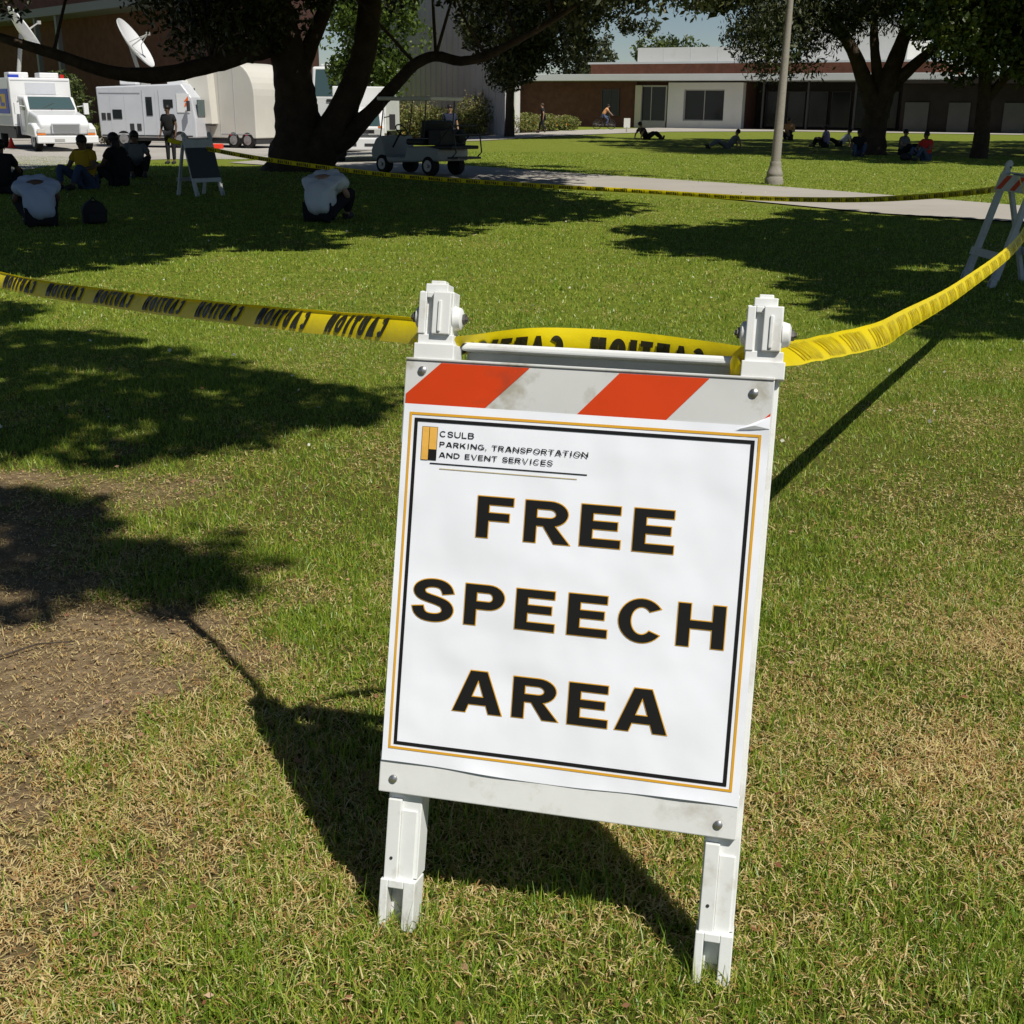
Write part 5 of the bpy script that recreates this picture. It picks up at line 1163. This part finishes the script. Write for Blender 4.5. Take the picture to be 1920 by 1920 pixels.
person('person in dark grey seated farthest back of the lawn group below the van', P_(-8.4, 27.4), rad(200), 'sit', 'gshirt', 'dtrouser', 'skin2', 'hair', onlawn, 1.06, vary=.03)
person('person in black standing behind the shaded barricade in front of the van', P_(-10.7, 38.5), rad(170), 'stand', 'dshirt', 'dtrouser', 'skin2', 'hair', None, 1.0, vary=.03)
person('person in dark blue standing just behind the golf cart', P_(-2.0, 38.0), rad(195), 'stand', 'navyshirt', 'dtrouser', 'skin', 'hair', None, .93, vary=.02)
person('person in black and grey walking along the far path past the hedge', P_(1.68, 76.4), rad(80), 'walk', 'dshirt', 'dtrouser', 'skin', 'hair2', None, 1.0)
person('person in a pale top riding a bicycle along the far path', (6.4, 90.5, .03), rad(-88), 'ride', 'oshirt', 'jeans', 'skin', 'hair', None, 1.0)
person('person in black lying back on the far lawn left of the lamp post', P_(6.65, 63.2), rad(-60), 'lean', 'dshirt', 'dtrouser', 'skin', 'hair', 'people resting on the far lawn', 1.1)
rl = 'people resting on the far lawn'
person('person in grey sitting low in the shade left of the lamp post', P_(8.8, 51.5), rad(100), 'lean', 'gshirt', 'gshirt', 'skin', 'hair', rl, 1.0, vary=.03)
person('person in an orange and white top seated just right of the lamp post', P_(14.0, 64.0), rad(150), 'sit', 'oshirt', 'dtrouser', 'skin', 'hair2', rl, 1.2, vary=.03)
person('person in a lilac top seated left of the forked right hand tree', P_(13.6, 54.5), rad(60), 'sit', 'pshirt', 'dtrouser', 'skin2', 'hair', rl, 1.0, vary=.03)
person('person in white lying back beside the lilac top', P_(14.6, 56.0), rad(90), 'lean', 'wshirt', 'dtrouser', 'skin', 'hair', rl, 1.0, vary=.03)
person('person in a red top seated between the two right hand trees', P_(13.62, 41.2), rad(120), 'sit', 'rshirt', 'jeans', 'skin2', 'hair', rl, 1.0, vary=.03)
person('person in black seated at the foot of the forked right hand tree', P_(12.3, 44.6), rad(170), 'sit', 'dshirt', 'jeans', 'skin2', 'hair', rl, 1.0, vary=.03)
person('person in grey seated right of the forked tree trunk', P_(14.4, 46.2), rad(-140), 'sit', 'gshirt', 'dtrouser', 'skin', 'hair', rl, 1.0, vary=.03)
# bags
bp_ = thing('backpack', 'black backpack on the grass right of the pale blue shirt', 'bag', (-5.62, 16.3, -.15), rad(30)); bp_.scale = (.95, .95, .8)
MB().prism([(-.16, -.1, .0), (.16, -.1, .0), (.17, -.1, .22), (.10, -.1, .36), (-.08, -.1, .38), (-.17, -.1, .25)], (0, .2, .0)).obj('body', MT['bag'], bp_, bevel=.05, seg=3)
MB().bb(-.11, .11, -.17, -.1, .03, .19).obj('pocket', MT['bag'], bp_, bevel=.03)
MB().tube([(-.05, 0, .36), (0, .0, .43), (.05, 0, .36)], .012, 6).tube([(.12, .1, .3), (.2, .2, .2), (.12, .14, .02)], .02, 6).obj('strap', MT['bag'], bp_)
tag(MB().sph((0, 0, .12), (.2, .14, .13), 12, 8).obj('tote_bag', MT['bag'], None, smooth=True, loc=(12.9, 41.0, -.15)), 'dark bag on the grass left of the red top', 'bag')

# bicycle
t_ = thing('bicycle', 'dark bicycle ridden along the far path in front of the brick wall', 'bicycle', (6.4, 90.5, .03), rad(2))
for x in (-.52, .52):
    ring = [(x + .32 * math.cos(a), 0, .33 + .32 * math.sin(a)) for a in np.linspace(0, 2 * PI, 25)]; o = MB().tube(ring, .022, 6, False).obj('wheel', MT['rubber'], t_)
    s = MB()
    for k in range(8): a = PI * k / 8; s.tube([(x + .31 * math.cos(a), 0, .33 + .31 * math.sin(a)), (x - .31 * math.cos(a), 0, .33 - .31 * math.sin(a))], .004, 4)
    s.obj('spokes', MT['steel'], o)
f = MB()
for a, c_ in (((-.52, 0, .33), (-.08, 0, .30)), ((-.08, 0, .30), (-.2, 0, .82)), ((-.2, 0, .82), (.36, 0, .86)), ((-.08, 0, .30), (.36, 0, .80)), ((-.52, 0, .33), (-.2, 0, .80)), ((.52, 0, .33), (.36, 0, .95))): f.tube([a, c_], .02, 6)
f.obj('frame', MT['darkmetal'], t_); MB().tube([(.36, -.28, 1.0), (.38, 0, 1.02), (.36, .28, 1.0)], .015, 6).obj('handlebar', MT['darkmetal'], t_); MB().sph((-.22, 0, .88), (.13, .08, .05)).obj('saddle', MT['vinyl'], t_)
MB().cyl((-.08, -.04, .3), (-.08, .04, .3), .09, 12).tube([(-.08, -.1, .3), (.02, -.1, .18)], .012, 5).obj('crank', MT['darkmetal'], t_)

# ------------------------------------------------------------------ litter on the lawn
n = 900
yy = 1.0 + 6 * rng.random(n) ** 1.3; xx = (rng.random(n) * 2 - 1) * (yy * .45)
me_o = leafmesh('fallen_leaves', np.stack([xx, yy, gz(xx, yy) + .018], 1), .016, .5, 0, None, leaf_mat('dry_leaf', [(0, (.20, .075, .04)), (.6, (.28, .15, .08)), (1, (.40, .27, .15))], .1), flat=.9)
tag(me_o, 'small dry brown leaf bits scattered over the lawn', 'leaf litter', kind='stuff')

n = 260
yy = 4.5 + 22 * rng.random(n); xx = (rng.random(n) * 2 - 1) * (yy * .45)
me_o = leafmesh('clover_flowers', np.stack([xx, yy, gz(xx, yy) + .032], 1), .022, .9, 0, None, leaf_mat('clover_petal', [(0, (.55, .55, .42)), (1, (.75, .74, .66))], .2), flat=.6)
tag(me_o, 'tiny pale clover flowers dotted over the sunlit lawn', 'clover flowers', kind='stuff')
# thin dead twig on the bare soil
tw = [(-1.52, 2.62), (-1.42, 2.70), (-1.33, 2.74), (-1.24, 2.83), (-1.15, 2.86)]
tag(MB().tube([(x + 1.3, y - 2.75, gzf(x, y) + .012 + .004 * (i % 2)) for i, (x, y) in enumerate(tw)], [.002, .003, .003, .0025, .0015], 6).obj('twig', MT['bark2'], None, smooth=True, loc=(-1.3, 2.75, 0)), 'thin dead twig lying on the bare soil at the left', 'twig')

# clods and crumbs of soil on the worn patch
cl = MB()
for k in range(420):
    x, y = rnd.uniform(-2.6, -.7), rnd.uniform(1.7, 4.4)
    if float(bare_f(np.array([x]), np.array([y]))[0]) > .35:
        r = rnd.uniform(.003, .010) * (1.6 if rnd.random() < .08 else 1)
        cl.sph((x, y, gzf(x, y) + float((fbm(np.array([x]), np.array([y]), 5, 40)[0] - .5) * .018) + r * .3), (r * rnd.uniform(.8, 1.5), r * rnd.uniform(.8, 1.3), r * .7), 6, 4)
tag(cl.obj('soil_crumbs', mat('soil_clod', (.20, .145, .085), .95, .1, var=(30, .3)), None), 'crumbs and clods of dry soil on the bare patch at the left', 'soil', kind='stuff')
n = 700
xx = rng.uniform(-2.8, -.6, n); yy = rng.uniform(1.6, 4.6, n); kp = bare_f(xx, yy) > .25; xx, yy = xx[kp], yy[kp]
tag(leafmesh('leaf_litter', np.stack([xx, yy, gz(xx, yy) + .014], 1), .020, .35, 0, None, leaf_mat('litter_leaf', [(0, (.16, .09, .05)), (.5, (.30, .20, .11)), (1, (.48, .36, .21))], .1), flat=.93), 'dry leaf litter strewn on the bare soil', 'leaf litter', kind='stuff')
